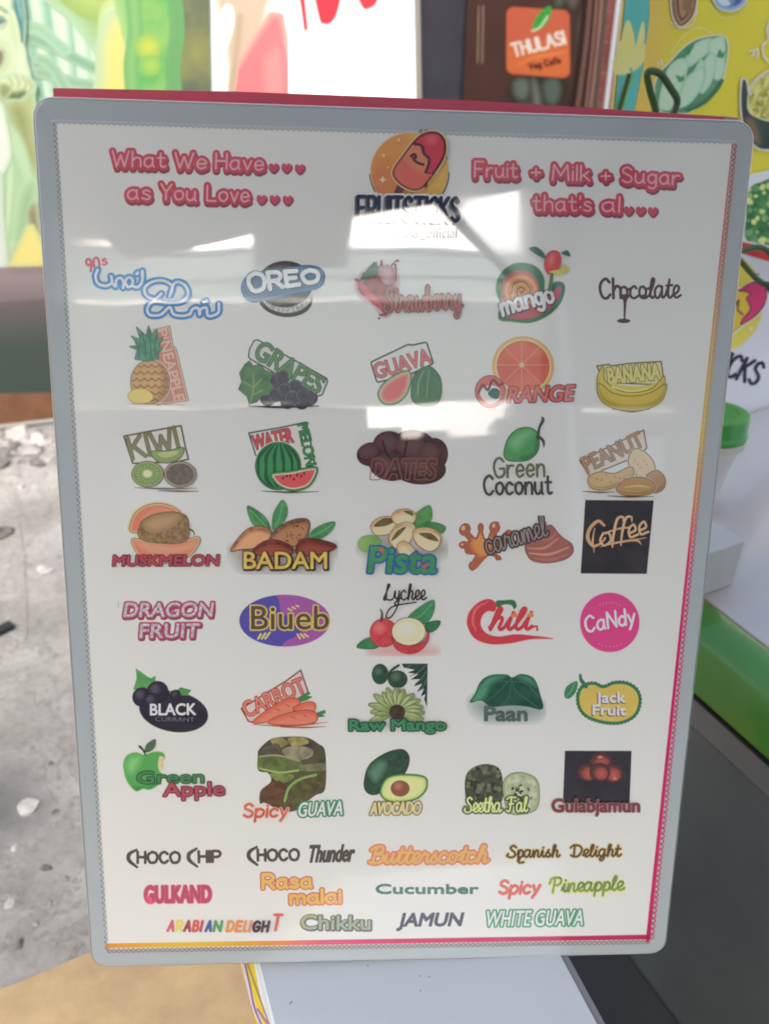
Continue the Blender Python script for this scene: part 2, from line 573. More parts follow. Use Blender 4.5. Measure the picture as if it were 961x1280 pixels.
def pen_strokes(t, F):
    out = []; x = 0.
    gap = .17 if F is PRINT else -.02
    for ch in t:
        if ch == ' ': x += .38; continue
        S = F[ch]; A = np.vstack(S)
        x0, x1 = A[:, 0].min(), A[:, 0].max()
        if F is SCRIPT and ch.islower(): x0 = max(x0, 0.)
        for P in S: out.append(P + (x - x0, 0))
        x += x1 - x0 + (gap if not (F is SCRIPT and ch.isupper()) else .06)
    return out

# ------------------------------------------------------------------ where the surfaces of the place are
def camvec(v): return RIGHT * v[0] - UP * v[1] + FWD * v[2]
# the sign: pose solved from its four corners (width 0.60 m, height 0.823 m)
def rod(w):
    t = np.linalg.norm(w); k = w / t
    K = np.array([[0, -k[2], k[1]], [k[2], 0, -k[0]], [-k[1], k[0], 0]])
    return np.eye(3) + math.sin(t) * K + (1 - math.cos(t)) * K @ K
_Rb = rod(np.array([0.21887, -0.05455, 0.0129]))
BC = EYE + camvec((0.0073, 0.0683, 0.7646))       # centre of the sign's face
BX = camvec(_Rb[:, 0]).normalized()               # to the right along the sign
BY = camvec(_Rb[:, 1]).normalized()               # down along the sign
BN = camvec(-_Rb[:, 2]).normalized()              # out of its face
BW, BH = 0.600, 0.8227
SIGN = Plane(BC, BN)
# the wall: stands on the floor along the foot of the printed panel at the left
w0, w1 = floor_hit(0, 537), floor_hit(60, 530)
wd = (w1 - w0).normalized()                       # along the wall, to the right
wn_ = Vector((wd.y, -wd.x, 0)).normalized()
if wn_.y > 0: wn_ = -wn_
WALL = Plane(w0, wn_)
# the freezer cart: lid plane and the direction of its long edge
LID = 0.80
f0, f1 = floor_hit(876, 804, LID), floor_hit(961, 874, LID)
fe = (f0 - f1).normalized()                       # long edge, away from the viewer
fi = Vector((-fe.y, fe.x, 0)) * -1                # inward, away from the near side
s0, s1 = floor_hit(905, 540, LID), floor_hit(961, 525, LID)
CART_END = (s0 - f0).dot(fe)                      # far end of the lid, along the edge
SIGNBACK = Plane(s0, -fe)                         # upright header at the far end of the cart
TABLE = BC.z - BH / 2 * abs(BY.z) - 0.004
print('sign base z', TABLE, 'wall', w0, wd, 'cart end', CART_END, 'fe', fe, 'fi', fi, 'f0', f0, 's0', s0)

# ------------------------------------------------------------------ ground
conc = None
def concrete():
    m, nt, b = nodes('worn_concrete')
    tc = nt.nodes.new('ShaderNodeTexCoord'); mp = tc.outputs['Object']
    def nz(sc, det, rough=.6):
        n = nt.nodes.new('ShaderNodeTexNoise'); n.inputs['Scale'].default_value = sc; n.inputs['Detail'].default_value = det
        n.inputs['Roughness'].default_value = rough; nt.links.new(mp, n.inputs['Vector']); return n
    n1 = nz(3.2, 8); n2 = nz(34, 12, .85)
    r1 = nt.nodes.new('ShaderNodeValToRGB'); nt.links.new(n1.outputs['Fac'], r1.inputs['Fac'])
    e = r1.color_ramp.elements
    e[0].position = .36; e[0].color = (.30, .292, .262, 1)
    e[1].position = .62; e[1].color = (.47, .458, .42, 1)
    mx = nt.nodes.new('ShaderNodeMix'); mx.data_type = 'RGBA'; mx.blend_type = 'MULTIPLY'; mx.inputs['Factor'].default_value = .55
    r2 = nt.nodes.new('ShaderNodeValToRGB'); nt.links.new(n2.outputs['Fac'], r2.inputs['Fac'])
    e = r2.color_ramp.elements
    e[0].position = .34; e[0].color = (.40, .39, .37, 1); e[1].position = .55; e[1].color = (1, 1, 1, 1)
    nt.links.new(r1.outputs['Color'], mx.inputs['A']); nt.links.new(r2.outputs['Color'], mx.inputs['B'])
    # chipped patch outlines and one sooty stain
    n4 = nz(4.5, 9, .62); n4.inputs['Distortion'].default_value = .8
    r4 = nt.nodes.new('ShaderNodeValToRGB'); nt.links.new(n4.outputs['Fac'], r4.inputs['Fac']); e = r4.color_ramp.elements
    e[0].position = .485; e[0].color = (1, 1, 1, 1); e[1].position = .515; e[1].color = (.86, .86, .85, 1)
    k_ = e.new(.497); k_.color = (.52, .51, .49, 1); k_ = e.new(.505); k_.color = (.88, .88, .87, 1)
    m4 = nt.nodes.new('ShaderNodeMix'); m4.data_type = 'RGBA'; m4.blend_type = 'MULTIPLY'; m4.inputs['Factor'].default_value = .8
    nt.links.new(mx.outputs['Result'], m4.inputs['A']); nt.links.new(r4.outputs['Color'], m4.inputs['B'])
    geo = nt.nodes.new('ShaderNodeNewGeometry'); sb = nt.nodes.new('ShaderNodeVectorMath'); sb.operation = 'DISTANCE'
    sp_ = floor_hit(-12, 1010); sb.inputs[1].default_value = sp_
    nt.links.new(geo.outputs['Position'], sb.inputs[0])
    ad = nt.nodes.new('ShaderNodeMath'); ad.operation = 'MULTIPLY_ADD'; ad.inputs[1].default_value = .16; nt.links.new(n4.outputs['Fac'], ad.inputs[0]); nt.links.new(sb.outputs['Value'], ad.inputs[2])
    mr = nt.nodes.new('ShaderNodeMapRange'); mr.inputs['From Min'].default_value = .10; mr.inputs['From Max'].default_value = .24; mr.inputs['To Min'].default_value = .75; mr.inputs['To Max'].default_value = 0
    nt.links.new(ad.outputs[0], mr.inputs['Value'])
    m5 = nt.nodes.new('ShaderNodeMix'); m5.data_type = 'RGBA'; m5.inputs['B'].default_value = (.10, .10, .10, 1)
    nt.links.new(mr.outputs['Result'], m5.inputs['Factor']); nt.links.new(m4.outputs['Result'], m5.inputs['A'])
    nt.links.new(m5.outputs['Result'], b.inputs['Base Color'])
    b.inputs['Roughness'].default_value = .85
    bp = nt.nodes.new('ShaderNodeBump'); bp.inputs['Strength'].default_value = .8; bp.inputs['Distance'].default_value = .012
    n3 = nz(18, 14, .8); nt.links.new(n3.outputs['Fac'], bp.inputs['Height']); nt.links.new(bp.outputs['Normal'], b.inputs['Normal'])
    return m
CONC = concrete()
g = MB(); g.poly([(-300, -300, 0), (300, -300, 0), (300, 300, 0), (-300, 300, 0)])
tag(g.build('ground', CONC), kind='structure')

# ochre painted band of floor at the lower left
och = basic('ochre_floor_paint', (.42, .30, .15), .6, noise=(9, .18), bump=(60, .002))
a, b_, c_ = floor_hit(0, 1234), floor_hit(60, 1216), floor_hit(114, 1197)
d1 = (c_ - a).normalized()
g = MB()
E0 = a - d1 * 3; E1 = c_ + d1 * 3
back = Vector((d1.y, -d1.x, 0))
if back.y > 0: back = -back
pts = [E0 + (E1 - E0) * t + back * (.006 * math.sin(t * 57) + .004 * math.sin(t * 131)) for t in np.linspace(0, 1, 160)]
pts = [Vector((p.x, p.y, .004)) for p in pts]
pts = [p for p in pts if p.x < -.12]
g.poly(pts + [pts[-1] + back * 1.4, pts[0] + back * 1.4])
tag(g.build('painted_floor', och), kind='structure')

# cracks in the concrete: thin recessed-looking dark fissures laid as real slivers of dirt
dirt = basic('dirt_in_crack', (.26, .25, .235), .9)
def crack(pts, w):
    g = MB(); P = [floor_hit(*p, .003) for p in crom(pts, 6)]
    L = []; Rr = []
    for i, p in enumerate(P):
        t = (P[min(i + 1, len(P) - 1)] - P[max(i - 1, 0)]).normalized(); s = Vector((-t.y, t.x, 0))
        ww = w * random.uniform(.3, 1.3)
        j = s * random.uniform(-.006, .006)
        L.append(p + j + s * ww); Rr.append(p + j - s * ww)
    for i in range(len(P) - 1): g.poly([L[i], L[i + 1], Rr[i + 1], Rr[i]])
    return g
k = crack([(26, 580), (22, 620), (30, 680), (34, 740), (32, 800)], .0016)
tag(k.build('crack', dirt), kind='structure')

# ------------------------------------------------------------------ rubble along the foot of the wall
stone_m = [basic('rubble_grey', (.30, .29, .27), .9, noise=(30, .35), bump=(60, .004)), basic('rubble_pale', (.46, .44, .40), .9, noise=(30, .3), bump=(60, .004)), basic('rubble_dark', (.16, .15, .14), .9, noise=(30, .35), bump=(60, .004))]
def stone(p, r, mat, name, label, cat, group=None, flat=.6):
    me = bpy.data.meshes.new(name)
    import bmesh
    bm = bmesh.new(); bmesh.ops.create_icosphere(bm, subdivisions=2, radius=1)
    ph = [random.uniform(0, 6.28) for _ in range(6)]
    sx, sy = random.uniform(.7, 1.3), random.uniform(.7, 1.3)
    for v in bm.verts:
        n = 1 + .25 * math.sin(3.1 * v.co.x + ph[0]) * math.sin(2.7 * v.co.y + ph[1]) + .18 * math.sin(6 * v.co.z + ph[2]) + random.uniform(-.1, .1)
        v.co = Vector((v.co.x * sx * n, v.co.y * sy * n, max(v.co.z * flat * n, -.2))) * r
    bm.to_mesh(me); bm.free()
    o = link_mesh(name, me, mat)
    o.location = (p.x, p.y, .15 * r); o.rotation_euler = (0, 0, random.uniform(0, 6.28))
    return tag(o, label, cat, group)
for i in range(60):
    px = random.uniform(-12, 74); py = 545 + abs(random.gauss(0, 1)) * 16
    p = floor_hit(px, py)
    if (p - w0).dot(wn_) < .05: continue
    stone(p, random.choice([.012, .018, .022, .03, .04]) * random.uniform(.8, 1.5), random.choice(stone_m), 'rubble_chip',
          'small broken concrete chip in the rubble at the foot of the poster wall', 'rubble', 'rubble chips at the foot of the wall')
stone(floor_hit(57, 714), .03, stone_m[1], 'stone_flake', 'pale flat flake lying alone on the concrete halfway down the left side', 'stone', flat=.25)
stone(floor_hit(36, 1010), .02, stone_m[1], 'stone_flake', 'pale chip in the sooty patch of concrete at lower left', 'stone', flat=.3)
for (px, py) in ((20, 1060), (58, 1085), (12, 1130), (63, 1130), (45, 1155), (25, 1180), (83, 1100), (70, 1015), (40, 935), (64, 955)):
    stone(floor_hit(px, py), random.uniform(.006, .011), random.choice(stone_m), 'pebble', 'tiny pebble on the pale concrete beside the lower left edge of the sign', 'pebble', 'pebbles scattered on the concrete', flat=.5)
# dark plastic scrap at the left edge
blk = basic('black_plastic', (.015, .015, .018), .5)
g = MB(); p = floor_hit(-36, 812)
for k_ in range(5):
    a_ = random.uniform(0, 3.1); q = p + Vector((random.uniform(-.05, .03), random.uniform(-.07, .07), .0))
    g.box(q, Vector((math.cos(a_), math.sin(a_), 0)) * .09, Vector((-math.sin(a_), math.cos(a_), 0)) * .03, (0, 0, .018 + .004 * k_))
tag(g.build('plastic_scrap', blk, bevel=.003), 'black torn plastic scrap on the concrete at the far left edge', 'scrap')
stone(floor_hit(-3, 668), .045, stone_m[2], 'stone', 'dark stone on the concrete at the left edge under the rubble', 'stone', flat=.5)

# ------------------------------------------------------------------ shop front wall
wall_m = basic('wall_paint', (.35, .34, .33), .8, noise=(6, .15))
def wall_pt(s, z, off=0): return w0 + wd * s + Vector((0, 0, z)) + wn_ * off
g = MB(); g.box(wall_pt(-3, -.05, -.25), wd * 12, (0, 0, 3.6), wn_ * .20)
tag(g.build('shop_wall', wall_m), 'grey shop wall behind the posters', 'wall')

def panel(name, plane, quad, thick, mat, off=0., parent=None, bevel=.002):
    """upright slab whose front outline is given where it stands on a plane"""
    P = [Vector(p) + plane.n * off for p in plane.hits(quad)]
    Q = [p - plane.n * thick for p in P]
    g = MB(); n = len(P)
    g.poly(P[::-1]); g.poly(Q)
    for i in range(n): g.poly([P[i], P[(i + 1) % n], Q[(i + 1) % n], Q[i]])
    return g.build(name, mat, parent, bevel=bevel)

def lerp(a, b, t): return tuple(a[i] + (b[i] - a[i]) * t for i in range(3))
def bk(c, c2=None, **k):
    k.setdefault('white', BKW); k.setdefault('veil', .004); k.setdefault('gloss', False)
    return ink(c, c2, **k)
def soft(A, F, bg, fg, r=5, n=4, mk=bk):
    lim = None
    if F is _lastI[0]: lim, F = _lastI[1], _lastI[2]
    for i in range(n):
        t = (i + 1) / n
        G = F - r * (1 - 2 * (i + .5) / n)
        A.put(G if lim is None else np.maximum(lim, G), mk(lerp(bg, fg, t)))
_soft = soft
def soft(A, F, bg, fg, r=5, n=4, mk=bk):       # the big photo prints are out-of-focus pictures: very soft transitions
    _soft(A, F, bg, fg, r * BLUR, max(n, int(r * BLUR * .9)) if BLUR > 1 else n, mk)
BLUR = 1.0
BKW = .62

# ---- picture panel at the far left: laughing woman in green, chin on her fist
pan_m = basic('panel_board', (.5, .52, .5), .5)
pst = panel('printed_poster', WALL, [(-60, -60), (262, -60), (264.5, 130), (265, 500), (-60, 562), ][0:3] + [(268, 506), (-60, 544)], .02, pan_m, .03)
tag(pst, 'tall printed wall poster in green and yellow with a laughing woman, chin on fist', 'poster')
A = Art(Plane(WALL.p0 + WALL.n * .031, WALL.n), (-60, -50, 270, 545), 1.0, band=30)
BLUR = 1.5; BKW = 1.25
G0 = (196, 224, 196)
full = A.poly([(-58, -48), (261, -48), (263.5, 130), (267, 500), (-58, 540)])
A.put(full, bk(G0, (176, 212, 184), scale=9))
def clip(F): return I_(full + .3, F)
q = lambda *p: [(p[i] / 3.654, p[i + 1] / 3.654) for i in range(0, len(p), 2)]
def pb_(p, bg, fg, r=4, n=4): soft(A, clip(A.blob(*q(*p))), bg, fg, r, n)
def ps_(p, w, bg, fg, r=3, n=4): soft(A, clip(A.stroke(q(*p), w)), bg, fg, r, n)
M = (172, 204, 176)
for p, w, c in (([120, -40, 150, 200, 190, 420, 200, 460], 3, (120, 170, 152)), ([165, -40, 200, 180, 240, 430], 4, (206, 224, 204)), ([210, -40, 232, 160, 262, 440], 5, (134, 182, 160)), ([262, -40, 300, 200, 318, 440], 6, (214, 228, 208)),
                ([318, -40, 336, 200, 352, 440], 4, (140, 184, 156)), ([360, 40, 388, 240, 396, 440], 6, (208, 226, 206)), ([400, 100, 420, 260, 430, 440], 3, (148, 190, 160)), ([440, 150, 456, 300, 462, 440], 5, (200, 224, 200))):
    ps_(p, w, G0, c, 4)
for p, c in (([110, 165, 190, 190, 250, 215, 330, 260, 470, 330], (112, 156, 128)), ([110, 120, 180, 130, 240, 180, 300, 230], (146, 186, 156)), ([180, 330, 260, 350, 340, 375, 480, 400], (124, 168, 138)), ([180, 270, 220, 285, 260, 330, 300, 400], (130, 172, 142))):
    ps_(p, 2.6, M, c, 4)
pb_([250, -60, 620, -60, 600, 60, 540, 120, 500, 230, 440, 160, 360, 60], M, (150, 180, 104), 11, 6)
pb_([300, -60, 520, -60, 500, 30, 400, 40], (150, 180, 104), (176, 196, 120), 9, 5)
pb_([500, 60, 600, 80, 640, 300, 620, 470, 560, 470, 500, 400], (180, 204, 140), (216, 226, 196), 9, 6)
pb_([478, 200, 520, 90, 566, 100, 590, 260, 590, 470, 470, 470, 474, 320], M, (222, 212, 128), 8, 6)
pb_([580, -60, 780, -60, 800, 200, 760, 440, 660, 440, 640, 260, 600, 120], (170, 200, 130), (104, 178, 118), 10, 6)
pb_([760, -60, 980, -60, 980, 480, 760, 480, 790, 260, 770, 100], (104, 178, 118), (134, 146, 96), 11, 6)
pb_([850, 40, 930, 60, 950, 240, 920, 300, 870, 220], (134, 146, 96), (92, 100, 104), 16, 8)
pb_([760, 330, 860, 310, 940, 400, 900, 500, 770, 500], (134, 146, 96), (112, 112, 78), 8, 5)
A.put(clip(A.blob(*q(590, -60, 790, -60, 812, 120, 780, 300, 770, 470, 640, 470, 622, 260, 604, 120))), bk((70, 168, 104), (160, 196, 110), scale=9, w=.22))
A.put(clip(A.blob(*q(776, -60, 980, -60, 980, 480, 762, 480, 786, 300, 806, 120))), bk((146, 150, 92), (88, 100, 96), scale=7, w=.22))
for x, c in ((604, (150, 192, 120)), (792, (112, 158, 104))):
    ps_([x, -60, x + 16, 140, x - 4, 300, x + 10, 480], 3.0, (110, 170, 110), c, 5, 8)
pb_([650, 196, 680, 182, 712, 198, 706, 236, 672, 246, 648, 226], (140, 186, 100), (204, 204, 90), 6, 8)
pb_([676, 286, 700, 280, 708, 308, 690, 320, 674, 308], (130, 186, 104), (180, 200, 92), 6, 8)
# woman: hair, face, ear and jaw, eye, brow, open mouth
skin = (204, 220, 186); sh_ = (160, 182, 140)
pb_([-200, -80, 60, -80, 100, 0, 112, 110, 104, 200, 92, 222, 70, 170, 40, 60, -200, 0], M, (98, 146, 142), 3)
ps_([50, -30, 84, 60, 92, 190], 2.0, (98, 146, 142), (62, 112, 114), 2.5)
ps_([78, -30, 104, 80], 1.6, (98, 146, 142), (138, 180, 170), 2)
pb_([-200, -30, 30, -30, 58, 40, 78, 130, 84, 220, 74, 290, 40, 345, -20, 372, -200, 380], (120, 160, 146), skin, 2.5)
pb_([84, 210, 108, 214, 122, 290, 136, 360, 90, 380, 72, 310], M, (206, 222, 188), 2.5)
pb_([50, 60, 72, 120, 80, 200, 66, 240, 56, 160], skin, (182, 202, 160), 4)
pb_([-60, 190, 24, 180, 52, 240, 40, 320, -60, 345], skin, (188, 206, 162), 5)
ps_([-30, 36, 2, 34, 34, 56], 1.5, skin, (124, 146, 120), 1.6)
pb_([-24, 78, 8, 74, 26, 92, 20, 110, -8, 106], skin, (92, 128, 124), 1.6); ps_([-10, 76, 16, 80, 30, 98], .8, skin, (70, 96, 92), 1)
ps_([-20, 122, 6, 124, 24, 114], .7, skin, (160, 180, 142), 1.2)
pb_([-40, 232, 8, 226, 20, 250, 12, 290, -8, 308, -40, 306], skin, (124, 122, 98), 2)
ps_([-20, 226, 10, 220, 28, 240], .9, skin, (152, 158, 124), 1.2)
# fist under the chin, forearm, sleeve and shirt
pb_([-60, 392, 30, 350, 80, 342, 130, 356, 160, 392, 150, 430, 110, 450, 60, 470, 20, 460, -60, 470], M, (200, 214, 170), 2.5)
for p in ([44, 354, 60, 384, 46, 410], [76, 346, 92, 376, 84, 398], [108, 352, 124, 380, 116, 402], [136, 366, 148, 392, 140, 412]): ps_(p, .7, (200, 214, 170), (146, 164, 120), 1.3)
pb_([14, 440, 40, 412, 70, 420, 112, 412, 126, 430, 96, 470, 60, 476, 26, 470], (190, 204, 160), (106, 122, 86), 2.2)
pb_([6, 386, 44, 392, 48, 420, 22, 446, 4, 430], (190, 204, 160), (138, 156, 112), 2)
pb_([26, 470, 100, 460, 150, 430, 160, 560, 170, 760, 176, 900, 150, 800, 110, 650, 60, 560], M, (172, 182, 132), 3)
pb_([60, 500, 110, 500, 140, 640, 150, 760, 110, 640], (172, 182, 132), (142, 152, 104), 5)
pb_([-60, 460, 16, 470, 50, 556, 104, 640, 146, 770, 164, 860, 132, 1030, 84, 1110, 40, 1196, -60, 1260], sh_, (178, 206, 168), 2.5)
for k in range(9):
    ps_([24 + k * 14, 600 + k * 34, 30 + k * 12, 860, 22 + k * 8, 1090], .6, (178, 206, 168), random.choice([(154, 190, 148), (196, 218, 186)]), 1.3, 3)
pb_([100, 900, 150, 830, 158, 900, 120, 1040, 80, 1090], (178, 206, 168), (150, 184, 140), 5)
pb_([-60, 470, 6, 476, 30, 560, 50, 690, 30, 760, 0, 800, -60, 820], (178, 206, 168), (216, 224, 212), 2.5)
pb_([-60, 820, 2, 800, 14, 1000, 34, 1180, 20, 1220, -60, 1220], (178, 206, 168), (206, 214, 206), 3)
pb_([132, 970, 160, 930, 176, 1010, 190, 1110, 170, 1110, 146, 1040], M, (142, 134, 100), 3)
soft(A, clip(A.poly(q(56, 1200, 132, 1036, 150, 1030, 196, 1120, 200, 1210))), (190, 200, 150), (222, 212, 130), 3)
BLUR = 1.9
# lower half of the poster: dim green and mauve, brown band, pale edge
mid = I_(full + .5, A.poly([(-60, 334), (270, 326), (270, 520), (-60, 560)]))
A.put(mid, bk((152, 138, 140), (138, 122, 126), scale=4))
soft(A, I_(mid, A.poly([(-60, 372), (270, 356), (270, 520), (-60, 560)])), (150, 138, 140), (112, 104, 106), 14, 10)
soft(A, I_(mid, A.poly([(-60, 410), (270, 386), (270, 520), (-60, 560)])), (112, 104, 106), (76, 88, 82), 16, 10)
A.put(I_(full + .5, A.poly([(-60, 491), (270, 484), (270, 520), (-60, 560)])), bk((146, 106, 82), (126, 92, 72), scale=14))
A.put(I_(full + .5, A.poly([(-60, 535), (270, 498), (270, 520), (-60, 560)])), bk((214, 214, 206)))
A.build('printed_picture', pst)

BLUR = 1.4; BKW = 1.05
# ---- white poster with the hand and the red ice lolly
p2 = panel('printed_poster', WALL, [(262.5, -60), (513, -60), (519, 180), (265.5, 180)], .02, basic('panel_white', (.8, .8, .8), .5), .034)
tag(p2, 'white printed poster with a hand, a red ice lolly and red brush letters', 'poster')
A = Art(Plane(WALL.p0 + WALL.n * .035, WALL.n), (260, -40, 520, 180), 1.0, band=30)
full = A.poly([(263.5, -38), (512, -38), (517.5, 178), (266, 178)])
A.put(full, bk((244, 248, 246)))
soft(A, clip(A.poly([(262, -40), (286, -40), (292, 180), (262, 180)])), (244, 248, 246), (206, 224, 210), 6, 4)
soft(A, clip(A.blob((272, -30), (338, -30), (334, 12), (322, 50), (306, 82), (294, 150), (288, 150), (286, 90), (278, 40))), (230, 236, 228), (190, 172, 150), 4)
soft(A, clip(A.blob((268, 60), (284, 10), (288, 30), (276, 66))), (230, 236, 228), (212, 214, 196), 4)
soft(A, clip(A.poly([(284, 180), (292, 92), (322, 44), (340, 18), (351, 20), (356, 50), (356, 180)])), (200, 176, 160), (214, 120, 122), 4)
soft(A, clip(A.blob((330, 80), (350, 60), (354, 120), (340, 150))), (214, 120, 122), (222, 138, 138), 5)
soft(A, clip(A.stroke([(300, 20), (296, 60), (290, 110)], 2)), (190, 172, 150), (166, 146, 124), 3)
for q in ([(370, -30), (378, -30), (385, 38), (380, 38)], [(392, -30), (428, -30), (424, 6), (416, 26), (405, 30), (398, 20)], [(440, -30), (478, -30), (472, 0), (462, 10), (452, 8)], [(452, -30), (500, -30), (480, -4)]):
    A.put(clip(A.poly(q) if len(q) == 4 and q[0][0] == 370 else A.blob(*q)), bk((208, 62, 74)))
A.build('printed_picture', p2)

BLUR = 1.0; BKW = .62
# ---- dark doorway strip between the posters, in its grey jamb
p3 = panel('dark_board', WALL, [(519, -60), (590, -60), (586, 200), (519, 200)], .03, basic('dark_navy', (.012, .012, .018), .45, noise=(8, .3)), .02)
tag(p3, 'dark navy board filling the narrow gap between the white poster and the brown cafe poster', 'board')
p3b = panel('trim_strip', WALL, [(512, -60), (519, -60), (524, 200), (518, 200)], .03, basic('jamb_grey', (.16, .15, .14), .6), .045)
tag(p3b, 'narrow grey upright trim at the right edge of the white poster', 'trim')

# ---- brown cafe poster
BKW = 1.9
p4 = panel('printed_poster', WALL, [(587, -60), (760, -60), (734, 200), (575, 200)], .02, basic('panel_brown', (.035, .022, .018), .45), .036)
tag(p4, 'dark brown printed poster with an orange square cafe logo and wet rocks', 'poster')
A = Art(Plane(WALL.p0 + WALL.n * .037, WALL.n), (572, -50, 765, 180), .6, band=26)
full = A.poly([(587, -48), (758, -48), (735, 178), (576, 178)])
A.put(full, bk((80, 56, 50), (70, 49, 44), scale=4))
rk = (62, 62, 56)
soft(A, clip(A.blob((640, 98), (664, 92), (700, 90), (716, 70), (724, 20), (744, -40), (700, -48), (690, 8), (716, 14), (712, 98), (720, 178), (640, 178), (632, 130))), (80, 56, 50), (58, 50, 44), 6, 4)
for q, c in (([(642, 104), (654, 98), (662, 108), (656, 124), (644, 120)], (96, 108, 100)), ([(664, 104), (668, 100), (674, 116), (676, 140), (668, 136)], (104, 112, 104)), ([(680, 104), (694, 98), (700, 114), (692, 130), (682, 124)], (84, 100, 92)),
             ([(716, -30), (724, -10), (716, 10), (708, -6)], (96, 88, 80)), ([(722, 30), (734, 6), (740, 16), (728, 60)], (86, 68, 60)), ([(700, -40), (712, -40), (704, 0), (694, 6)], (88, 92, 84)), ([(648, 130), (664, 132), (660, 160), (646, 158)], (72, 84, 78))):
    soft(A, clip(A.blob(*q)), rk, c, 4, 4)
for p, c, w in (([(740, -45), (734, 40), (716, 170)], (112, 84, 74), 2.5), ([(748, -45), (742, 40), (728, 170)], (134, 102, 92), 1.6), ([(754, -45), (747, 50), (733, 170)], (164, 130, 118), 1.1), ([(733, -45), (726, 50), (712, 150)], (50, 36, 32), 3), ([(744, -45), (738, 40), (724, 170)], (58, 40, 36), 1.8)):
    A.put(clip(A.stroke(p, w)), bk(c))
for x in (598, 603.6):
    A.put(A.stroke([(x, 7), (x - 1.4, 79)], .42, 0), bk((196, 176, 150)))
sq = A.rrect([(632.5, 8), (711, 13), (712, 98), (632, 92)], 9)
A.put(sq, bk((194, 100, 72)))
soft(A, I_(sq + 1, A.blob((632, 60), (712, 56), (712, 98), (632, 92))), (194, 100, 72), (204, 110, 66), 8, 4)
A.put(I_(sq + 1, A.stroke([(646, 82), (666, 72), (690, 68), (708, 64)], 1.6, taper=[.3, 1, 1, .3])), bk((222, 134, 72)))
leaf = A.blob((665, 38), (667, 26), (675, 15), (687, 7), (688, 18), (682, 30), (674, 36))
A.put(leaf, bk((62, 156, 66)))
A.put(A.stroke([(664, 39), (674, 34), (684, 20)], .9), bk((216, 232, 206)))
A.put(A.pen('THULASI', 642, 70.5, 706, 54, 15.5, 1.55), bk((226, 220, 208)))
A.put(A.pen('Veg Cafe', 661.5, 87, 700, 78.5, 7.5, 1.05), bk((84, 40, 30)))
A.build('printed_picture', p4)

BKW = 1.6
# ---- strip of brick and the drain pipe
p5 = panel('brick_pier', WALL, [(760, -60), (806, -60), (778, 200), (734, 200)], .12, basic('mortar', (.11, .06, .055), .85), .030)
tag(p5, 'narrow strip of red brick wall left of the grey pipe', 'brick wall')
A = Art(Plane(WALL.p0 + WALL.n * .031, WALL.n), (730, -55, 810, 190), .8, band=10, z0=.002)
full = A.poly([(760, -58), (805, -58), (779, 190), (736, 190)])
bF = None
br = []
for r_ in range(14):
    y = -64 + r_ * 19.5
    for k in (-1, 0, 1, 2):
        x = 752 + k * 30 + (15 if r_ % 2 else 0) - (y + 60) * .105
        br.append(A.rrect([(x, y), (x + 28, y + 1), (x + 26.2, y + 18), (x - 1.8, y + 17)], 1.5))
A.put(I_(U(*br), full), bk((142, 84, 78), (118, 64, 60), scale=7))
A.build('brick', p5)
pp = Plane(WALL.p0 + WALL.n * .09, WALL.n)
g = MB(); P = [Vector(q) for q in pp.hits([(781, -70), (773, 0), (757, 134), (749, 210)])]
g.tube(P, 3.4 * (P[1] - EYE).dot(FWD) / FOC, 14)
tag(g.build('drain_pipe', basic('pipe_grey', (.22, .24, .26), .4), smooth=True), 'thin blue grey pipe running up the brick strip', 'pipe')

# ---- yellow food banner with its turquoise lotus edge (stands parallel to the cart's header, a little behind it)
BAN = Plane(SIGNBACK.p0 - SIGNBACK.n * .12, SIGNBACK.n)
p6 = panel('food_banner', BAN, [(786, -60), (1060, -60), (1060, 420), (740, 420), (766, 134)], .006, basic('banner_vinyl', (.55, .45, .12), .5))
tag(p6, 'yellow printed food banner with dumplings, bowls and a turquoise lotus edge', 'banner')
A = Art(Plane(BAN.p0 + BAN.n * .001, BAN.n), (740, -40, 1000, 330), .7, band=26)
full = A.poly([(785, -38), (998, -38), (998, 328), (760, 328), (768, 134)])
yb = dict(white=.52)
def yk(c, c2=None, **k): return bk(c, c2, white=.42, **k)
A.put(full, yk((86, 160, 150), (78, 150, 142), scale=8))
# lotus
for q in ([(786, 82), (776, 60), (784, 26), (792, 54)], [(786, 84), (772, 78), (774, 52), (780, 66)], [(788, 84), (794, 60), (803, 28), (802, 62)], [(786, 90), (770, 92), (766, 76), (778, 80)], [(790, 88), (803, 76), (806, 56), (798, 66)]):
    F = A.blob(*q)
    A.put(F - 1, yk((224, 206, 120))); A.put(F + 1.4, yk((206, 184, 104), (214, 190, 122), scale=30))
yel = A.poly([(811, -38), (998, -38), (998, 328), (770, 328), (792, 140), (803, 84), (811, 20)])
A.put(yel, yk((208, 160, 78)))
soft(A, I_(yel + .5, A.poly([(846, -60), (1020, -60), (1020, 340), (800, 340), (824, 140)])), (208, 160, 78), (208, 174, 62), 18, 7, yk)
Wt = (190, 196, 168)
q5 = lambda *p: [(760 + x / 4.269, y / 4.269) for x, y in p]
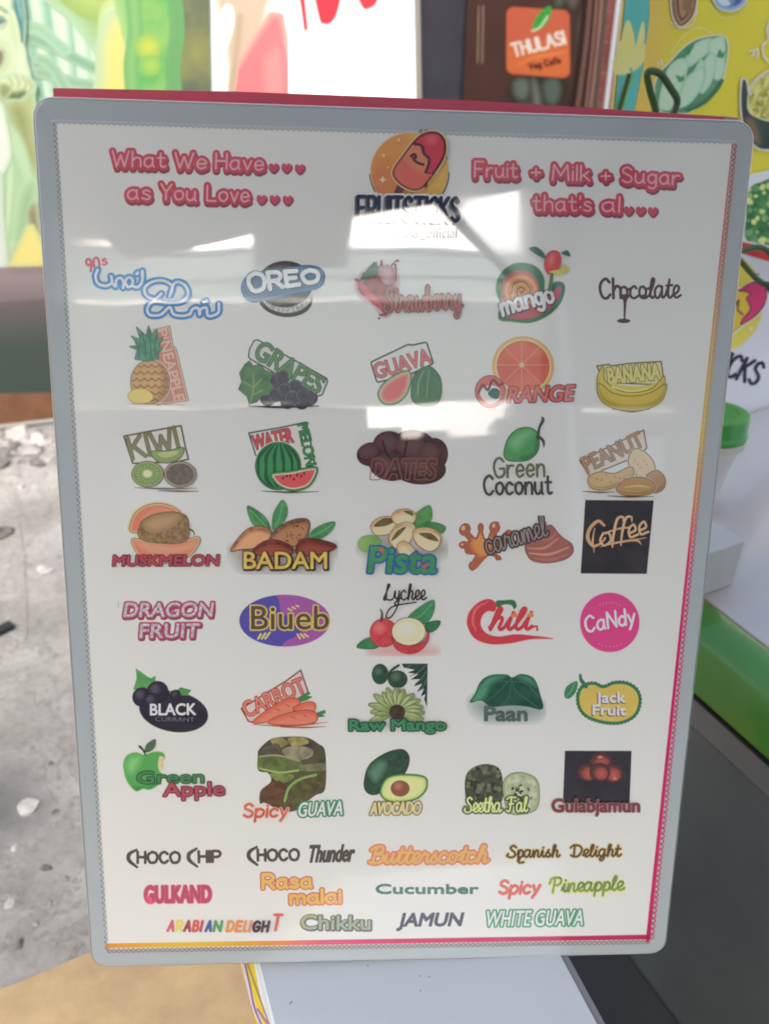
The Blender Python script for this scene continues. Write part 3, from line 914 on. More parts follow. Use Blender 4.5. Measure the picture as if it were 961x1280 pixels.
# dumplings
D = A.blob(*q5((245, 470), (270, 395), (330, 330), (400, 255), (470, 212), (560, 193), (617, 200), (632, 260), (620, 350), (602, 425), (540, 505), (470, 565), (420, 600), (300, 600), (258, 560)))
A.put(D - 1.6, yk(Wt)); A.put(D, yk((92, 136, 104), (74, 116, 88), scale=30))
for q in (((400, 330), (440, 250), (500, 212), (550, 206), (560, 250), (470, 330), (420, 360)), ((530, 230), (580, 198), (614, 204), (620, 300), (604, 410), (560, 420), (540, 330)),
          ((470, 420), (520, 300), (560, 290), (566, 360), (540, 450), (490, 500)), ((420, 450), (470, 340), (500, 320), (510, 400), (470, 500), (420, 540)),
          ((262, 560), (290, 420), (330, 340), (390, 310), (420, 340), (410, 400), (390, 480), (340, 570), (300, 590)), ((360, 560), (400, 430), (450, 380), (500, 360), (500, 450), (440, 540), (390, 572))):
    F = A.blob(*q5(*q))
    A.put(F - .5, yk((100, 140, 108))); soft(A, F + 1.5, (134, 172, 136), (158, 192, 158), 2.5, 3, yk)
for q in ([(370, 440), (350, 400), (390, 410), (400, 385), (396, 430)], [(570, 300), (590, 260), (600, 285), (620, 270), (605, 310)], [(405, 270), (440, 240), (455, 236), (420, 300)]):
    A.put(A.poly(q5(*q)), yk((66, 128, 78)))
A.put(A.stroke(q5((415, 590), (500, 550), (570, 480), (600, 430)), 2.2), yk((62, 106, 78)))
def dots(P, r, c):
    P = crom(q5(*P), 12); L = np.r_[0, np.cumsum(np.hypot(*np.diff(P, axis=0).T))]
    s_ = np.arange(0, L[-1], 4.2); x = np.interp(s_, L, P[:, 0]); y = np.interp(s_, L, P[:, 1])
    A.put(U(*[A.ell(a_, b_, r) for a_, b_ in zip(x, y)]), yk(c))
dots([(330, 280), (400, 185), (480, 148), (570, 190)], .9, (230, 226, 180))
dots([(530, 20), (600, 95), (690, 70), (750, 10)], .9, (232, 226, 170))
dots([(330, 120), (370, 150), (440, 130), (465, 60)], 1.3, (230, 220, 176))
A.put(A.stroke(q5((255, 330), (262, 350)), .8, 0), yk((230, 220, 176))); A.put(A.stroke(q5((275, 318), (280, 345)), .8, 0), yk((230, 220, 176)))
F = A.blob(*q5((345, -90), (440, -90), (462, -10), (440, 90), (380, 140), (340, 90), (330, 0)))
A.put(F - 1.6, yk(Wt)); A.put(F, yk((112, 88, 66)))
for k, c in ((3, (142, 114, 88)), (6, (96, 72, 54)), (9, (150, 124, 96))): A.put(F + k, yk(c, (120, 94, 70), scale=60))
F = A.blob(*q5((545, -90), (720, -90), (725, 0), (680, 45), (620, 55), (565, 20)))
A.put(F - 1.6, yk(Wt)); A.put(F, yk((120, 150, 176))); A.put(F + 4, yk((74, 92, 128), (110, 140, 160), scale=50)); A.put(A.blob(*q5((560, -20), (600, 30), (640, 20), (600, -30))), yk((168, 190, 200)))
# swirls
A.put(A.stroke(q5((742, 275), (762, 268), (768, 290), (752, 296)), 1.1), yk(Wt)); A.put(A.stroke(q5((770, 268), (788, 262), (784, 310)), 1.1), yk(Wt))
A.put(A.stroke(q5((858, 90), (835, 160), (846, 210), (815, 240), (822, 300), (858, 340)), 1.3), yk(Wt))
# pan of rice
pan = A.blob(*q5((706, 432), (726, 440), (745, 540), (800, 600), (1000, 640), (1000, 780), (858, 795), (780, 780), (720, 690), (700, 560)))
rice = A.blob(*q5((735, 520), (760, 450), (810, 400), (870, 375), (1000, 360), (1000, 650), (858, 645), (780, 622), (740, 590)))
A.put(U(pan, rice) - 2.2, yk(Wt)); A.put(pan, yk((62, 74, 68), (52, 62, 58), scale=20))
soft(A, I_(pan + 1, A.blob(*q5((720, 640), (770, 640), (800, 760), (750, 740)))), (58, 70, 64), (104, 92, 74), 4, 4, yk)
A.put(rice - .8, yk((196, 206, 160))); A.put(rice + .6, yk((196, 190, 108), (140, 134, 62), scale=70, w=.12))
for k in range(46):
    x, y = random.uniform(738, 900), random.uniform(400, 630); r_ = random.uniform(1, 2.4)
    F = I_(rice + 1, A.blob(*[(q[0] + random.uniform(-1, 1), q[1] + random.uniform(-1, 1)) for q in [(760 + x / 4.269 + r_ * math.cos(t), y / 4.269 + r_ * math.sin(t)) for t in (0, 1.2, 2.5, 3.8, 5)]]))
    A.put(F, yk(random.choice([(220, 212, 142), (206, 196, 120), (122, 116, 56), (170, 164, 84), (228, 222, 166)])), gap=.00002)
# bowl of green florets
bowl = A.blob(*q5((720, 1000), (745, 940), (800, 922), (1000, 900), (1000, 1300), (740, 1300), (715, 1150)))
A.put(bowl - 1.5, yk(Wt)); A.put(bowl, yk((176, 210, 206)))
gr = A.blob(*q5((725, 1030), (760, 985), (800, 970), (860, 950), (1000, 960), (1000, 1290), (740, 1290), (722, 1150)))
A.put(gr, yk((70, 120, 76), (46, 88, 60), scale=40))
for k in range(60):
    x, y = random.uniform(725, 960), random.uniform(980, 1290); r_ = random.uniform(2, 5)
    cx_, cy_ = 760 + x / 4.269, y / 4.269
    F = A.blob(*[(cx_ + r_ * random.uniform(.7, 1.2) * math.cos(t), cy_ + r_ * random.uniform(.7, 1.2) * math.sin(t)) for t in np.linspace(0, 5.4, 7)])
    A.put(I_(F, gr + .5), yk(random.choice([(122, 158, 92), (152, 178, 106), (96, 140, 92), (176, 192, 116), (84, 128, 90)])), gap=.00002)
A.put(A.poly([(786, 92), (788, 92), (775, 136), (768, 136)]), yk((104, 140, 52)))
A.build('printed_picture', p6)

# ---- header of the freezer cart: white sign with the big lolly, red top band
p7 = panel('header_sign', SIGNBACK, [(850, 284), (1010, 318), (1010, 512), (850, 554)], .012, basic('header_white', (.80, .82, .86), .4, coat=.3))
tag(p7, 'white header sign with a red top band and a pink and yellow ice lolly', 'sign')
A = Art(Plane(SIGNBACK.p0 + SIGNBACK.n * .0005, SIGNBACK.n), (852, 280, 1005, 560), .6, band=20)
def hk(c, c2=None, **k): return bk(c, c2, white=.66, **k)
q6 = lambda *p: [(860 + x / 4.574, 280 + y / 4.574) for x, y in p]
full = A.poly([(851, 285), (1008, 318.5), (1008, 511), (851, 553)])
A.put(I_(full + 1, A.poly([(850, 270), (1010, 300), (1010, 338), (961, 327), (928, 317), (850, 301)])), hk((206, 74, 70)))
dsc = A.ell(890, 376, 64, 66)
A.put(I_(dsc, full), hk((232, 206, 92)))
A.put(I_(dsc + 1, A.blob(*q6((250, 600), (420, 560), (330, 760), (250, 720)))), hk((238, 212, 98)))
for x, y, r_ in ((358, 598, 3.2), (322, 680, 2), (330, 630, 1.4), (395, 560, 1.6)):
    cx_, cy_ = q6((x, y))[0]
    A.put(U(A.poly([(cx_ - r_, cy_), (cx_, cy_ - r_ * .4), (cx_ + r_, cy_), (cx_, cy_ + r_ * .4)]), A.poly([(cx_, cy_ - r_), (cx_ + r_ * .4, cy_), (cx_, cy_ + r_), (cx_ - r_ * .4, cy_)])), hk((244, 240, 214)))
body = A.blob(*q6((-40, 700), (-60, 480), (100, 400), (290, 372), (355, 335), (410, 326), (446, 372), (440, 450), (390, 520), (310, 575), (250, 622), (100, 720)))
A.put(I_(body - 1.6, full), hk((240, 240, 240))); A.put(I_(body, full), hk((96, 52, 84)))
A.put(I_(body + .9, full), hk((240, 196, 78)))
pk = A.blob(*q6((290, 380), (355, 338), (410, 330), (442, 374), (436, 448), (388, 516), (304, 572), (306, 545), (352, 486), (330, 424), (352, 402), (322, 384)))
A.put(pk - .8, hk((96, 52, 84))); A.put(pk + .6, hk((216, 74, 120)))
A.put(A.stroke(q6((262, 470), (284, 436), (280, 490), (308, 516)), 1.1), hk((96, 52, 84)))
A.put(A.stroke(q6((380, 296), (392, 284), (402, 290)), .6), hk((70, 74, 80)))
A.put(I_(full + .5, A.pen('FRUITSTICKS', 812, 440, 943, 481, 29, 2.0, .18)), hk((54, 56, 74)))
A.put(I_(full + .5, A.ell(963, 522, 12, 8)), hk((190, 120, 206)))
A.build('printed_picture', p7)
g = MB()
P = [Vector(q) for q in Plane(SIGNBACK.p0 + SIGNBACK.n * .004, SIGNBACK.n).hits([(850, 553), (1010, 511)])]
g.box(P[0] - Vector((0, 0, .006)), P[1] - P[0], SIGNBACK.n * .008, (0, 0, .009))
g.build('bottom_strip', basic('strip_grey', (.05, .05, .05), .4), p7)
BKW = .62

# ---- green tube tied over the banner and header
grn = basic('green_hose', (.028, .085, .012), .45)
VP_ = Plane(SIGNBACK.p0 + SIGNBACK.n * .02, SIGNBACK.n)
paths = [[(770, 150), (778, 120), (786, 92)], [(818, 160), (815, 137), (808, 112), (804.5, 93), (809, 88.5), (817, 90), (824, 95), (834, 110), (842, 124), (839, 138), (830, 160)],
         [(900, 318), (928, 309), (941, 307), (952, 312), (966, 328), (990, 350)], [(900, 306), (926, 336), (936, 346), (947, 352), (966, 351), (995, 346)], [(944, 350), (954, 367), (964, 390), (980, 430)]]
for k_, (p, lb) in enumerate(zip(paths, ('short green hose standing in front of the turquoise lotus edge', 'green hose bent into a loop in front of the dumplings', 'green hose across the red top band of the header sign', 'green hose sagging across the white header sign below the red band', 'green hose hanging down over the pink lolly on the header sign'))):
    g = MB(); P = [Vector(q) for q in VP_.hits(crom(p, 6))]
    P = [q + VP_.n * (.006 * k_) for q in P]
    r_ = (3.0 if k_ == 0 else 4.3 if k_ == 1 else 3.6) * (P[0] - EYE).dot(FWD) / FOC
    g.tube(P, r_, 10)
    tag(g.build('green_hose', grn, smooth=True), lb, 'hose', 'green hoses tied round the food stall')

# ------------------------------------------------------------------ freezer cart
def fc(u, v, z): return f0 + fe * u + fi * v + Vector((0, 0, z - LID))     # along the edge, inward, height
cart = empty('freezer_cart', fc(-.3, .3, 0) * 1.0, 'white topped freezer cart with a bright green rim and dark grey side beside the sign', 'freezer')
ca0, ca1 = -1.3, CART_END + .006
def extrude(prof, u0, u1, g, mi=0):
    a_ = [fc(u0, v, z) for v, z in prof]; b_ = [fc(u1, v, z) for v, z in prof]
    g.grid_strip([a_, b_], mi); g.poly(a_, mi); g.poly(b_[::-1], mi)
green_m = basic('green_plastic', (.048, .22, .010), .28, coat=.4, noise=(5, .1))
g = MB()
extrude([(-.004, LID - .078), (-.004, LID - .052), (.0, LID - .012), (.004, LID - .002), (.012, LID + .002), (.055, LID + .006), (.066, LID + .004), (.066, LID - .078)], ca0, ca1 - .02, g)
g.build('green_rim', green_m, cart, bevel=.004, seg=3)
g = MB(); extrude([(-.007, LID - .0815), (-.007, LID - .0785), (.03, LID - .0785), (.03, LID - .0815)], ca0, ca1 - .02, g)
g.build('rubber_seal', basic('seal_dark', (.01, .01, .01), .6), cart)
side_m = basic('grey_steel', (.105, .125, .125), .40, spec=.5, noise=(3, .15))
g = MB(); extrude([(-.17, .0), (-.17, .11), (.004, .11), (.004, 0)], ca0 + .02, ca1 - .02, g)  # added block, stands in for the shaded floor between counter and cart
g.build('added_dark_block', basic('dark_block_grey', (.040, .047, .052), .5), cart, bevel=.004)
g = MB(); extrude([(.006, .0), (.006, LID - .135), (.5, LID - .135), (.5, 0)], ca0 + .02, ca1 - .02, g)
g.build('side_panel', side_m, cart, bevel=.004)
g = MB(); extrude([(-.001, LID - .132), (-.001, LID - .085), (.4, LID - .085), (.4, LID - .132)], ca0 + .01, ca1 - .02, g)
g.build('steel_band', basic('steel_band_grey', (.17, .18, .18), .35, metal=.3), cart, bevel=.003)
# domed pale lid
def lid_mat():
    m = basic('lid_white', (.50, .50, .475), .22, coat=.5, noise=(2.2, .05))
    return m
g = MB()
n = 14
prof = [(.068, LID - .03)] + [(.068 + .62 * t, LID + .004 + .030 * math.sin(math.pi * min(1, t * .5 + .0)) ) for t in np.linspace(0, 1, n)] + [(.688, LID - .03)]
extrude(prof, ca0 + .03, ca1 - .012, g)
g.build('lid', lid_mat(), cart, smooth=False, bevel=.003)

# grey control box standing on the lid
b0 = floor_hit(916, 728, LID + .012)
bu = (b0 - f0).dot(fe); bv = (b0 - f0).dot(fi)
top = b0.copy()
hgt = .06
for h_ in np.linspace(.01, .2, 200):
    q = top + Vector((0, 0, h_)); d = q - EYE
    if CY - FOC * d.dot(UP) / d.dot(FWD) < 677: hgt = h_; break
print('box', bu, bv, hgt)
g = MB(); g.box(fc(bu, bv, b0.z - .004), fe * .10, -fi * .16, (0, 0, hgt + .004))
tag(g.build('control_box', basic('box_grey', (.42, .45, .44), .5, noise=(12, .06)), bevel=.002), 'small pale grey box standing on the freezer lid at the right edge of the sign', 'box')

# jar with the green cap
jb = floor_hit(872, 636, LID + .02)
dj = (jb - EYE).dot(FWD)
pxm = dj / FOC
print('jar', jb, pxm)
jar = empty('capped_cup', jb, 'pale plastic cup with a bright green screw cap on the freezer lid', 'cup')
jh = .118; JS = .86
g = MB(); g.lathe(jb, [(.022 * JS, .0), (.024 * JS, .004), (.034 * JS, jh * .6), (.0435 * JS, jh * .96), (.0445 * JS, jh)], 40)
g.build('cup_body', basic('cup_plastic', (.58, .60, .56), .35, coat=.3), jar, smooth=True)
g = MB(); g.lathe(jb, [(.044 * JS, jh + .0005), (.0515 * JS, jh + .001), (.0525 * JS, jh + .004), (.0525 * JS, jh + .009), (.0515 * JS, jh + .0115), (.044 * JS, jh + .012)], 48)
g.build('cup_rim', basic('rim_plastic', (.50, .54, .46), .4), jar, smooth=True, bevel=.001)
g = MB(); g.lathe(jb, [(.046 * JS, jh + .0125), (.0515 * JS, jh + .013), (.0520 * JS, jh + .021), (.0492 * JS, jh + .023), (.0490 * JS, jh + .046), (.0470 * JS, jh + .0495), (.030 * JS, jh + .0505), (.028 * JS, jh + .049), (.001 * JS, jh + .049)], 48)
g.build('cap', basic('cap_green', (.035, .30, .045), .35, coat=.4), jar, smooth=False, bevel=.002)

# ------------------------------------------------------------------ white counter the sign stands on
Tz = TABLE
tl, tr = floor_hit(325, 1205, Tz), floor_hit(703, 1200, Tz)
bl, br_ = floor_hit(344, 1280, Tz), floor_hit(746, 1280, Tz)
dl = (bl - tl).normalized(); dr = (br_ - tr).normalized()
dav = (dl + dr).normalized()
print('table', tl, tr, bl, br_)
tlb, trb = tl - dl * .26, tr - dr * .26
blf, brf = tl + dl * .32, tr + dr * .32
counter = empty('counter', ((tl + tr) / 2).to_tuple()[:2] + (0,), 'white topped counter carrying the menu sign, with a yellow printed strip down its left edge', 'counter')
def slab(P, z0, z1, g, mi=0):
    a_ = [Vector((p.x, p.y, z0)) for p in P]; b_ = [Vector((p.x, p.y, z1)) for p in P]
    g.grid_strip([a_, b_], mi); g.poly(a_[::-1], mi); g.poly(b_, mi)
g = MB(); slab([blf, brf, trb, tlb], Tz - .02, Tz, g)
g.build('counter_top', basic('counter_white', (.50, .555, .59), .35, coat=.2, noise=(5, .04)), counter, bevel=.0015)
# grey edging on the right
off_r = Vector((dr.y, -dr.x, 0));  off_r = off_r if off_r.x > 0 else -off_r
e0, e1 = trb, brf
g = MB(); slab([e1, e1 + off_r * .0085, e0 + off_r * .0085, e0], Tz - .02, Tz - .003, g)
g.build('edge_strip', basic('edge_grey', (.20, .20, .22), .4), counter, bevel=.001)
# yellow printed strip on the left
off_l = -Vector((dl.y, -dl.x, 0)); off_l = off_l if off_l.x < 0 else -off_l
wL = (floor_hit(303, 1207, Tz) - tl).dot(off_l)
L0, L1 = tlb + dl * .10, blf
g = MB(); slab([L1, L0, L0 + off_l * wL, L1 + off_l * wL], Tz - .028, Tz - .004, g)
g.build('printed_strip', basic('strip_yellow', (.66, .46, .05), .5), counter)
A = Art(Plane(Vector((0, 0, Tz - .004)), Vector((0, 0, 1))), (290, 1195, 350, 1290), .4, band=10)
qk = lambda c: bk(c, white=.62)
A.put(A.poly([(300, 1203), (325, 1203), (345, 1285), (322, 1285)]), qk((226, 190, 62)))
A.put(A.stroke([(304, 1203), (310, 1228), (318, 1260), (328, 1285)], 2.6), qk((206, 196, 206)))
A.put(A.stroke([(306, 1203), (312, 1230), (319, 1262), (329, 1285)], 1.2), qk((132, 104, 128)))
A.put(A.poly([(317, 1203), (325, 1203), (345, 1285), (334, 1285)]), qk((222, 224, 226)))
A.put(A.poly([(319.5, 1203), (323.5, 1203), (341.5, 1285), (337, 1285)]), qk((206, 206, 204)))
A.put(A.stroke([(309, 1203), (322, 1240), (338, 1285)], 1.0, 4), qk((150, 132, 90)))
A.put(A.stroke([(322, 1262), (332, 1276), (340, 1286)], 1.6, 4), qk((170, 120, 140)))
A.build('strip_print', counter)
# the counter's cabinet
ins = lambda p, q, t: p + (q - p) * t
g = MB(); slab([ins(blf, brf, .04), ins(brf, blf, .04), ins(trb, tlb, .04), ins(tlb, trb, .04)], 0.0, Tz - .0205, g)
g.build('cabinet', basic('cabinet_white', (.6, .62, .64), .5), counter, bevel=.003)
# specks on the counter top
sp_m = basic('speck', (.05, .045, .04), .8)
g = MB()
for (x, y) in ((524, 1221), (536, 1222), (525, 1239), (364, 1253), (362, 1255), (459, 1208)):
    p = floor_hit(x, y, Tz + .0006); g.box(p, (.0009, 0, 0), (0, .0012, 0), (0, 0, .0006))
tag(g.build('dirt_specks', sp_m), 'few dark specks of dirt on the white counter top', 'dirt', kind='stuff')

# ------------------------------------------------------------------ the shop's canopy and the street the sign looks out on (seen in its gloss)
def refl(px, py, p0, n):
    """where the sign's gloss at this spot looks to, on a plane"""
    q = Vector(SIGN.hits([(px, py)])[0]); d = (q - EYE).normalized(); r = d - 2 * d.dot(BN) * BN
    return q + r * ((p0 - q).dot(n) / r.dot(n))
ROOF = 2.85
zr = lambda px, py: refl(px, py, Vector((0, 0, ROOF)), Vector((0, 0, 1)))
FY = -8.5
fr = lambda px, py, y=FY: refl(px, py, Vector((0, y, 0)), Vector((0, 1, 0)))
for p in ((80, 160), (80, 262), (130, 300), (437, 273), (640, 238), (700, 300), (770, 310), (900, 300), (480, 500), (480, 1180)):
    print(p, 'roof', [round(v, 2) for v in zr(*p)], 'facade', [round(v, 2) for v in fr(*p)])

# ------------------------------------------------------------------ street opposite and canopy
canopy_m = basic('canopy_underside', (.40, .40, .40), .7, noise=(4, .2))
edge_px = [(70, 195), (84, 200), (108, 262), (130, 302), (165, 326), (220, 313), (312, 297), (318, 340), (432, 340), (437, 273), (640, 238), (664, 236), (668, 340), (704, 340), (706, 262), (724, 258), (727, 345), (860, 350), (935, 352)]
ed = [zr(*p) for p in edge_px]
ed = [Vector((p.x, p.y, ROOF)) for p in ed]
canopy = empty('shop_canopy', (0, 1, ROOF), 'dark canopy roof over the shop front, seen only in the gloss of the sign', 'canopy')
g = MB()
bw_ = 0.75
P = [Vector((ed[0].x, bw_, ROOF))] + ed + [Vector((ed[-1].x, bw_, ROOF))]
for i in range(len(ed) - 1):
    a_, b_ = ed[i], ed[i + 1]
    a2, b2 = Vector((a_.x, bw_, ROOF)), Vector((b_.x, bw_, ROOF))
    up = Vector((0, 0, .06))
    g.poly([a_, b_, b2, a2]); g.poly([a2 + up, b2 + up, b_ + up, a_ + up]); g.poly([a_, a_ + up, b_ + up, b_])
g.build('roof_sheet', canopy_m, canopy)
g = MB()
for x in np.arange(-.6, 2.5, 1.2): g.box((x, -2.0, ROOF - .10), (.06, 0, 0), (0, 2.7, 0), (0, 0, .095))
g.build('rafter', canopy_m, canopy)
g = MB(); a_, b_ = zr(548, 262), fr(650, 360, -3.2); g.tube([a_ + Vector((0, .1, 0)), b_], .03, 8)
g.build('strut', basic('strut_steel', (.12, .12, .12), .5), canopy)
# opposite building
g = MB(); g.poly([(-60, -8.3, .004), (60, -8.3, .004), (60, -.7, .004), (-60, -.7, .004)])
tag(g.build('road', basic('asphalt', (.07, .07, .072), .9, noise=(3, .2))), kind='structure')
opp = empty('building', (0, FY, 0), 'pale building across the street, seen only in the gloss of the sign', 'building')
za, zb, zc, zd, z0_ = [fr(400, y).z for y in (311, 376, 504, 546, 700)]
xl = lambda px, py=520: fr(px, py).x
def wallbox(x0, x1, z0, z1, mat, name, out=0., d=.5):
    g = MB(); g.box((x0, FY - d, z0), (x1 - x0, 0, 0), (0, d + out, 0), (0, 0, z1 - z0)); return g.build(name, mat, opp)
pb = basic('pale_blue_paint', (.70, .82, .82), .7, noise=(2, .05))
pw = basic('pale_wall_paint', (.56, .62, .62), .7, noise=(1.5, .1))
dk = basic('dim_shopfront', (.16, .16, .16), .5, noise=(1, .4))
bg_ = basic('beige_wall_paint', (.22, .21, .19), .8, noise=(1, .2))
x0_, x1_, x2_ = -12, xl(664, 340), 6.3
def translucent_mat(name, c):          # facade bands made translucent, added so daylight brightens their reflection in the sign
    m = bpy.data.materials.new(name); m.use_nodes = True; nt = m.node_tree; b = nt.nodes['Principled BSDF']
    b.inputs['Base Color'].default_value = (*c, 1); b.inputs['Roughness'].default_value = .8
    tr = nt.nodes.new('ShaderNodeBsdfTranslucent'); tr.inputs['Color'].default_value = (*c, 1)
    mx = nt.nodes.new('ShaderNodeMixShader'); mx.inputs['Fac'].default_value = .6
    nt.links.new(b.outputs[0], mx.inputs[1]); nt.links.new(tr.outputs[0], mx.inputs[2]); nt.links.new(mx.outputs[0], nt.nodes['Material Output'].inputs['Surface'])
    return m
def sheet_(x0, x1, z0, z1, mat, name):
    g = MB(); n = 40
    P = [(x0 + (x1 - x0) * i / n, FY + .02 * math.sin(i * 2.1)) for i in range(n + 1)]
    g.grid_strip([[(x, y, z0) for x, y in P], [(x, y, z1) for x, y in P]], closed=False); return g.build(name, mat, opp)
sheet_(x0_, x1_, zb, za, translucent_mat('pale_teal_translucent', (.44, .56, .545)), 'translucent_facade')
sheet_(x0_, x1_ + .02, zc, zb - .01, translucent_mat('grey_teal_translucent', (.17, .21, .21)), 'translucent_facade')
for i in (1, 3):
    z_ = zb + (za - zb) * (i + .5) / 4; wallbox(x0_, x1_, z_ - .02, z_, pw, 'batten', .065 + .002 * i, .0)
wallbox(x1_ + .02, x2_, zc, za + 1.5, bg_, 'side_wall')
# open gallery under the upper wall: sky shows between its posts and blinds
oA = (xl(462), xl(640)); oC = (xl(728), xl(860))
xs = [x0_, oA[0], oA[1], oC[0], oC[1], x2_]
for i in range(0, 6, 2): wallbox(xs[i], xs[i + 1], zd, zc, dk, 'gallery_wall', -.02)
zm = fr(400, 519).z
wallbox(oC[0], oC[1], zd, zm, bg_, 'blind', -.03)
wallbox(oA[0], xl(505), zd, fr(400, 532).z, dk, 'blind', -.03); wallbox(xl(618), oA[1], zd, fr(400, 526).z, dk, 'blind', -.03); wallbox(xl(532), xl(560), zd, fr(400, 538).z, dk, 'blind', -.03)
wallbox(x0_, x2_, 0, zd - .005, dk, 'shopfront', -.02)
def wb(pa, pb_, mat, name, out):
    a_, b_ = fr(*pa), fr(*pb_)
    wallbox(min(a_.x, b_.x), max(a_.x, b_.x), min(a_.z, b_.z), max(a_.z, b_.z), mat, name, out, .0)
zw = fr(110, 262).z
wallbox(-14, xl(66, 300), 0, zw, pw, 'side_wing', -.05, 1.0); wallbox(-14, xl(150, 262), zw, zw + 4, bg_, 'overhang', .3, 1.0)
wb((736, 548), (826, 600), pb, 'shutter', .12); wb((690, 345), (722, 700), pb, 'pillar', .14)
wb((150, 548), (245, 640), pw, 'shutter', .10)

# ------------------------------------------------------------------ the menu sign
menu = empty('menu_sign', (BC.x, BC.y, TABLE), 'large glossy silver bordered menu sign with rows of fruit flavour logos', 'sign')
sil = basic('silver_plastic', (.40, .44, .45), .35, metal=.2, coat=.5)
def bp(u, v, w=0): return BC + BX * u + BY * v + BN * w
def rr_loop(hw, hh, r, w):
    L = []
    for cx_, cy_, a0 in ((hw - r, hh - r, 0), (-hw + r, hh - r, 90), (-hw + r, -hh + r, 180), (hw - r, -hh + r, 270)):
        for t in np.linspace(a0, a0 + 90, 9): L.append(bp(cx_ + r * math.cos(R(t)), cy_ + r * math.sin(R(t)), w))
    return L
hw, hh, rc = BW / 2, BH / 2, .0165
g = MB()
rings = [rr_loop(hw - .004, hh - .004, rc - .004, -.020), rr_loop(hw, hh, rc, -.018), rr_loop(hw, hh, rc, -.0022), rr_loop(hw - .0007, hh - .0007, rc - .0007, -.0008), rr_loop(hw - .0022, hh - .0022, rc - .0022, -.0002)]
g.grid_strip(rings); g.poly(rings[0]); g.poly(rings[-1][::-1])
g.build('casing', sil, menu, smooth=False)
g = MB()
g.grid_strip([rr_loop(hw + .0002, hh + .0002, rc, -.012), rr_loop(hw + .0012, hh + .0012, rc + .001, -.010), rr_loop(hw + .0012, hh + .0012, rc + .001, -.0026), rr_loop(hw + .0002, hh + .0002, rc, -.0016)])  # pale ring added to carry the lit line along the casing's edge
g.build('lit_edge_ring', basic('lit_edge_pale', (.62, .60, .53), .3, coat=.5), menu, smooth=True)
# red backing panel showing above the top edge
redm = basic('red_panel', (.60, .075, .12), .35, noise=(6, .1))
RB = Plane(BC - BN * .024, BN)
rp = panel('red_backing', RB, [(66.5, 110), (300, 114.5), (600, 126), (909, 146), (911, 300), (820, 1100), (130, 1100)], .012, redm)
tag(rp, 'red panel behind the sign, showing as a thin strip above its top edge', 'panel')
g = MB(); P = [Vector(q) for q in Plane(RB.p0 + BN * .001, BN).hits([(905, 145.2), (922, 147.2), (922, 160), (905, 158)])]
g.poly(P); g.poly([p - BN * .0006 for p in P][::-1])
for i in range(4): g.poly([P[i], P[(i + 1) % 4], P[(i + 1) % 4] - BN * .0006, P[i] - BN * .0006])
g.build('tape', basic('tape_pale', (.42, .26, .22), .5), rp)

FACE = Plane(BC, BN)
k = ink
# silver border under the gloss
A = Art(FACE, (30, 110, 952, 1220), 1.0, band=20, z0=.0)
def pxl(L): # board loop -> photograph pixels
    out = []
    for p in L:
        d = p - EYE; out.append((CX + FOC * d.dot(RIGHT) / d.dot(FWD), CY - FOC * d.dot(UP) / d.dot(FWD)))
    return out
A.put(A.poly(pxl(rr_loop(hw - .0018, hh - .0018, rc - .0018, 0))), k((158, 167, 168)))
border = A.build('silver_border', menu)
ITL, ITR, IBR, IBL = (68, 152), (917, 178), (812, 1175), (133.5, 1187)
A = Art(FACE, (60, 140, 925, 1200), 1.0, band=6, z0=.0002)
A.put(A.poly([ITL, ITR, IBR, IBL]), k((208, 209, 201)))
sheet = A.build('face_sheet', menu)
# lace edging and colour band
def grad_ink(axis, stops):
    m = bpy.data.materials.new('printed_gradient'); m.use_nodes = True; nt = m.node_tree; b = nt.nodes['Principled BSDF']
    b.inputs['Roughness'].default_value = .6; b.inputs['Specular IOR Level'].default_value = .1
    glaze(nt, b)
    geo = nt.nodes.new('ShaderNodeNewGeometry')
    vs = nt.nodes.new('ShaderNodeVectorMath'); vs.operation = 'SUBTRACT'; vs.inputs[1].default_value = BC
    dt = nt.nodes.new('ShaderNodeVectorMath'); dt.operation = 'DOT_PRODUCT'; dt.inputs[1].default_value = axis
    mr = nt.nodes.new('ShaderNodeMapRange'); mr.inputs['From Min'].default_value = -.42; mr.inputs['From Max'].default_value = .42
    cr = nt.nodes.new('ShaderNodeValToRGB')
    nt.links.new(geo.outputs['Position'], vs.inputs[0]); nt.links.new(vs.outputs[0], dt.inputs[0]); nt.links.new(dt.outputs['Value'], mr.inputs['Value'])
    nt.links.new(mr.outputs['Result'], cr.inputs['Fac']); nt.links.new(cr.outputs['Color'], b.inputs['Base Color'])
    e = cr.color_ramp.elements
    for i, (px, c) in enumerate(stops):
        q = Vector(FACE.hits([px])[0]) - BC
        pos = (q.dot(axis) + .42) / .84
        el = e[i] if i < 2 else e.new(pos)
        el.position = pos; a_ = np.clip((s2l(c) - .018) / .482 * .78, .004, .86); el.color = (*a_, 1)
    return m
GR = grad_ink(BY, [((917, 180), (160, 92, 90)), ((840, 1180), (170, 42, 84)), ((905, 320), (176, 104, 84)), ((893, 430), (200, 150, 84)), ((880, 540), (206, 168, 70)), ((872, 610), (204, 130, 84)), ((862, 700), (200, 60, 100)), ((850, 800), (186, 50, 98))])
GB = grad_ink(BX, [((135, 1185), (208, 134, 66)), ((811, 1174), (164, 42, 80)), ((230, 1183), (208, 166, 56)), ((320, 1182), (208, 140, 64)), ((400, 1181), (192, 70, 92)), ((500, 1180), (178, 50, 90))])
def chain(A, p, q, n, r, w):
    t = (np.arange(n) + .5) / n
    C = np.array(p) + (np.array(q) - np.array(p)) * t[:, None]
    return U(*[np.abs(A.ell(*c, r)) - w for c in C])
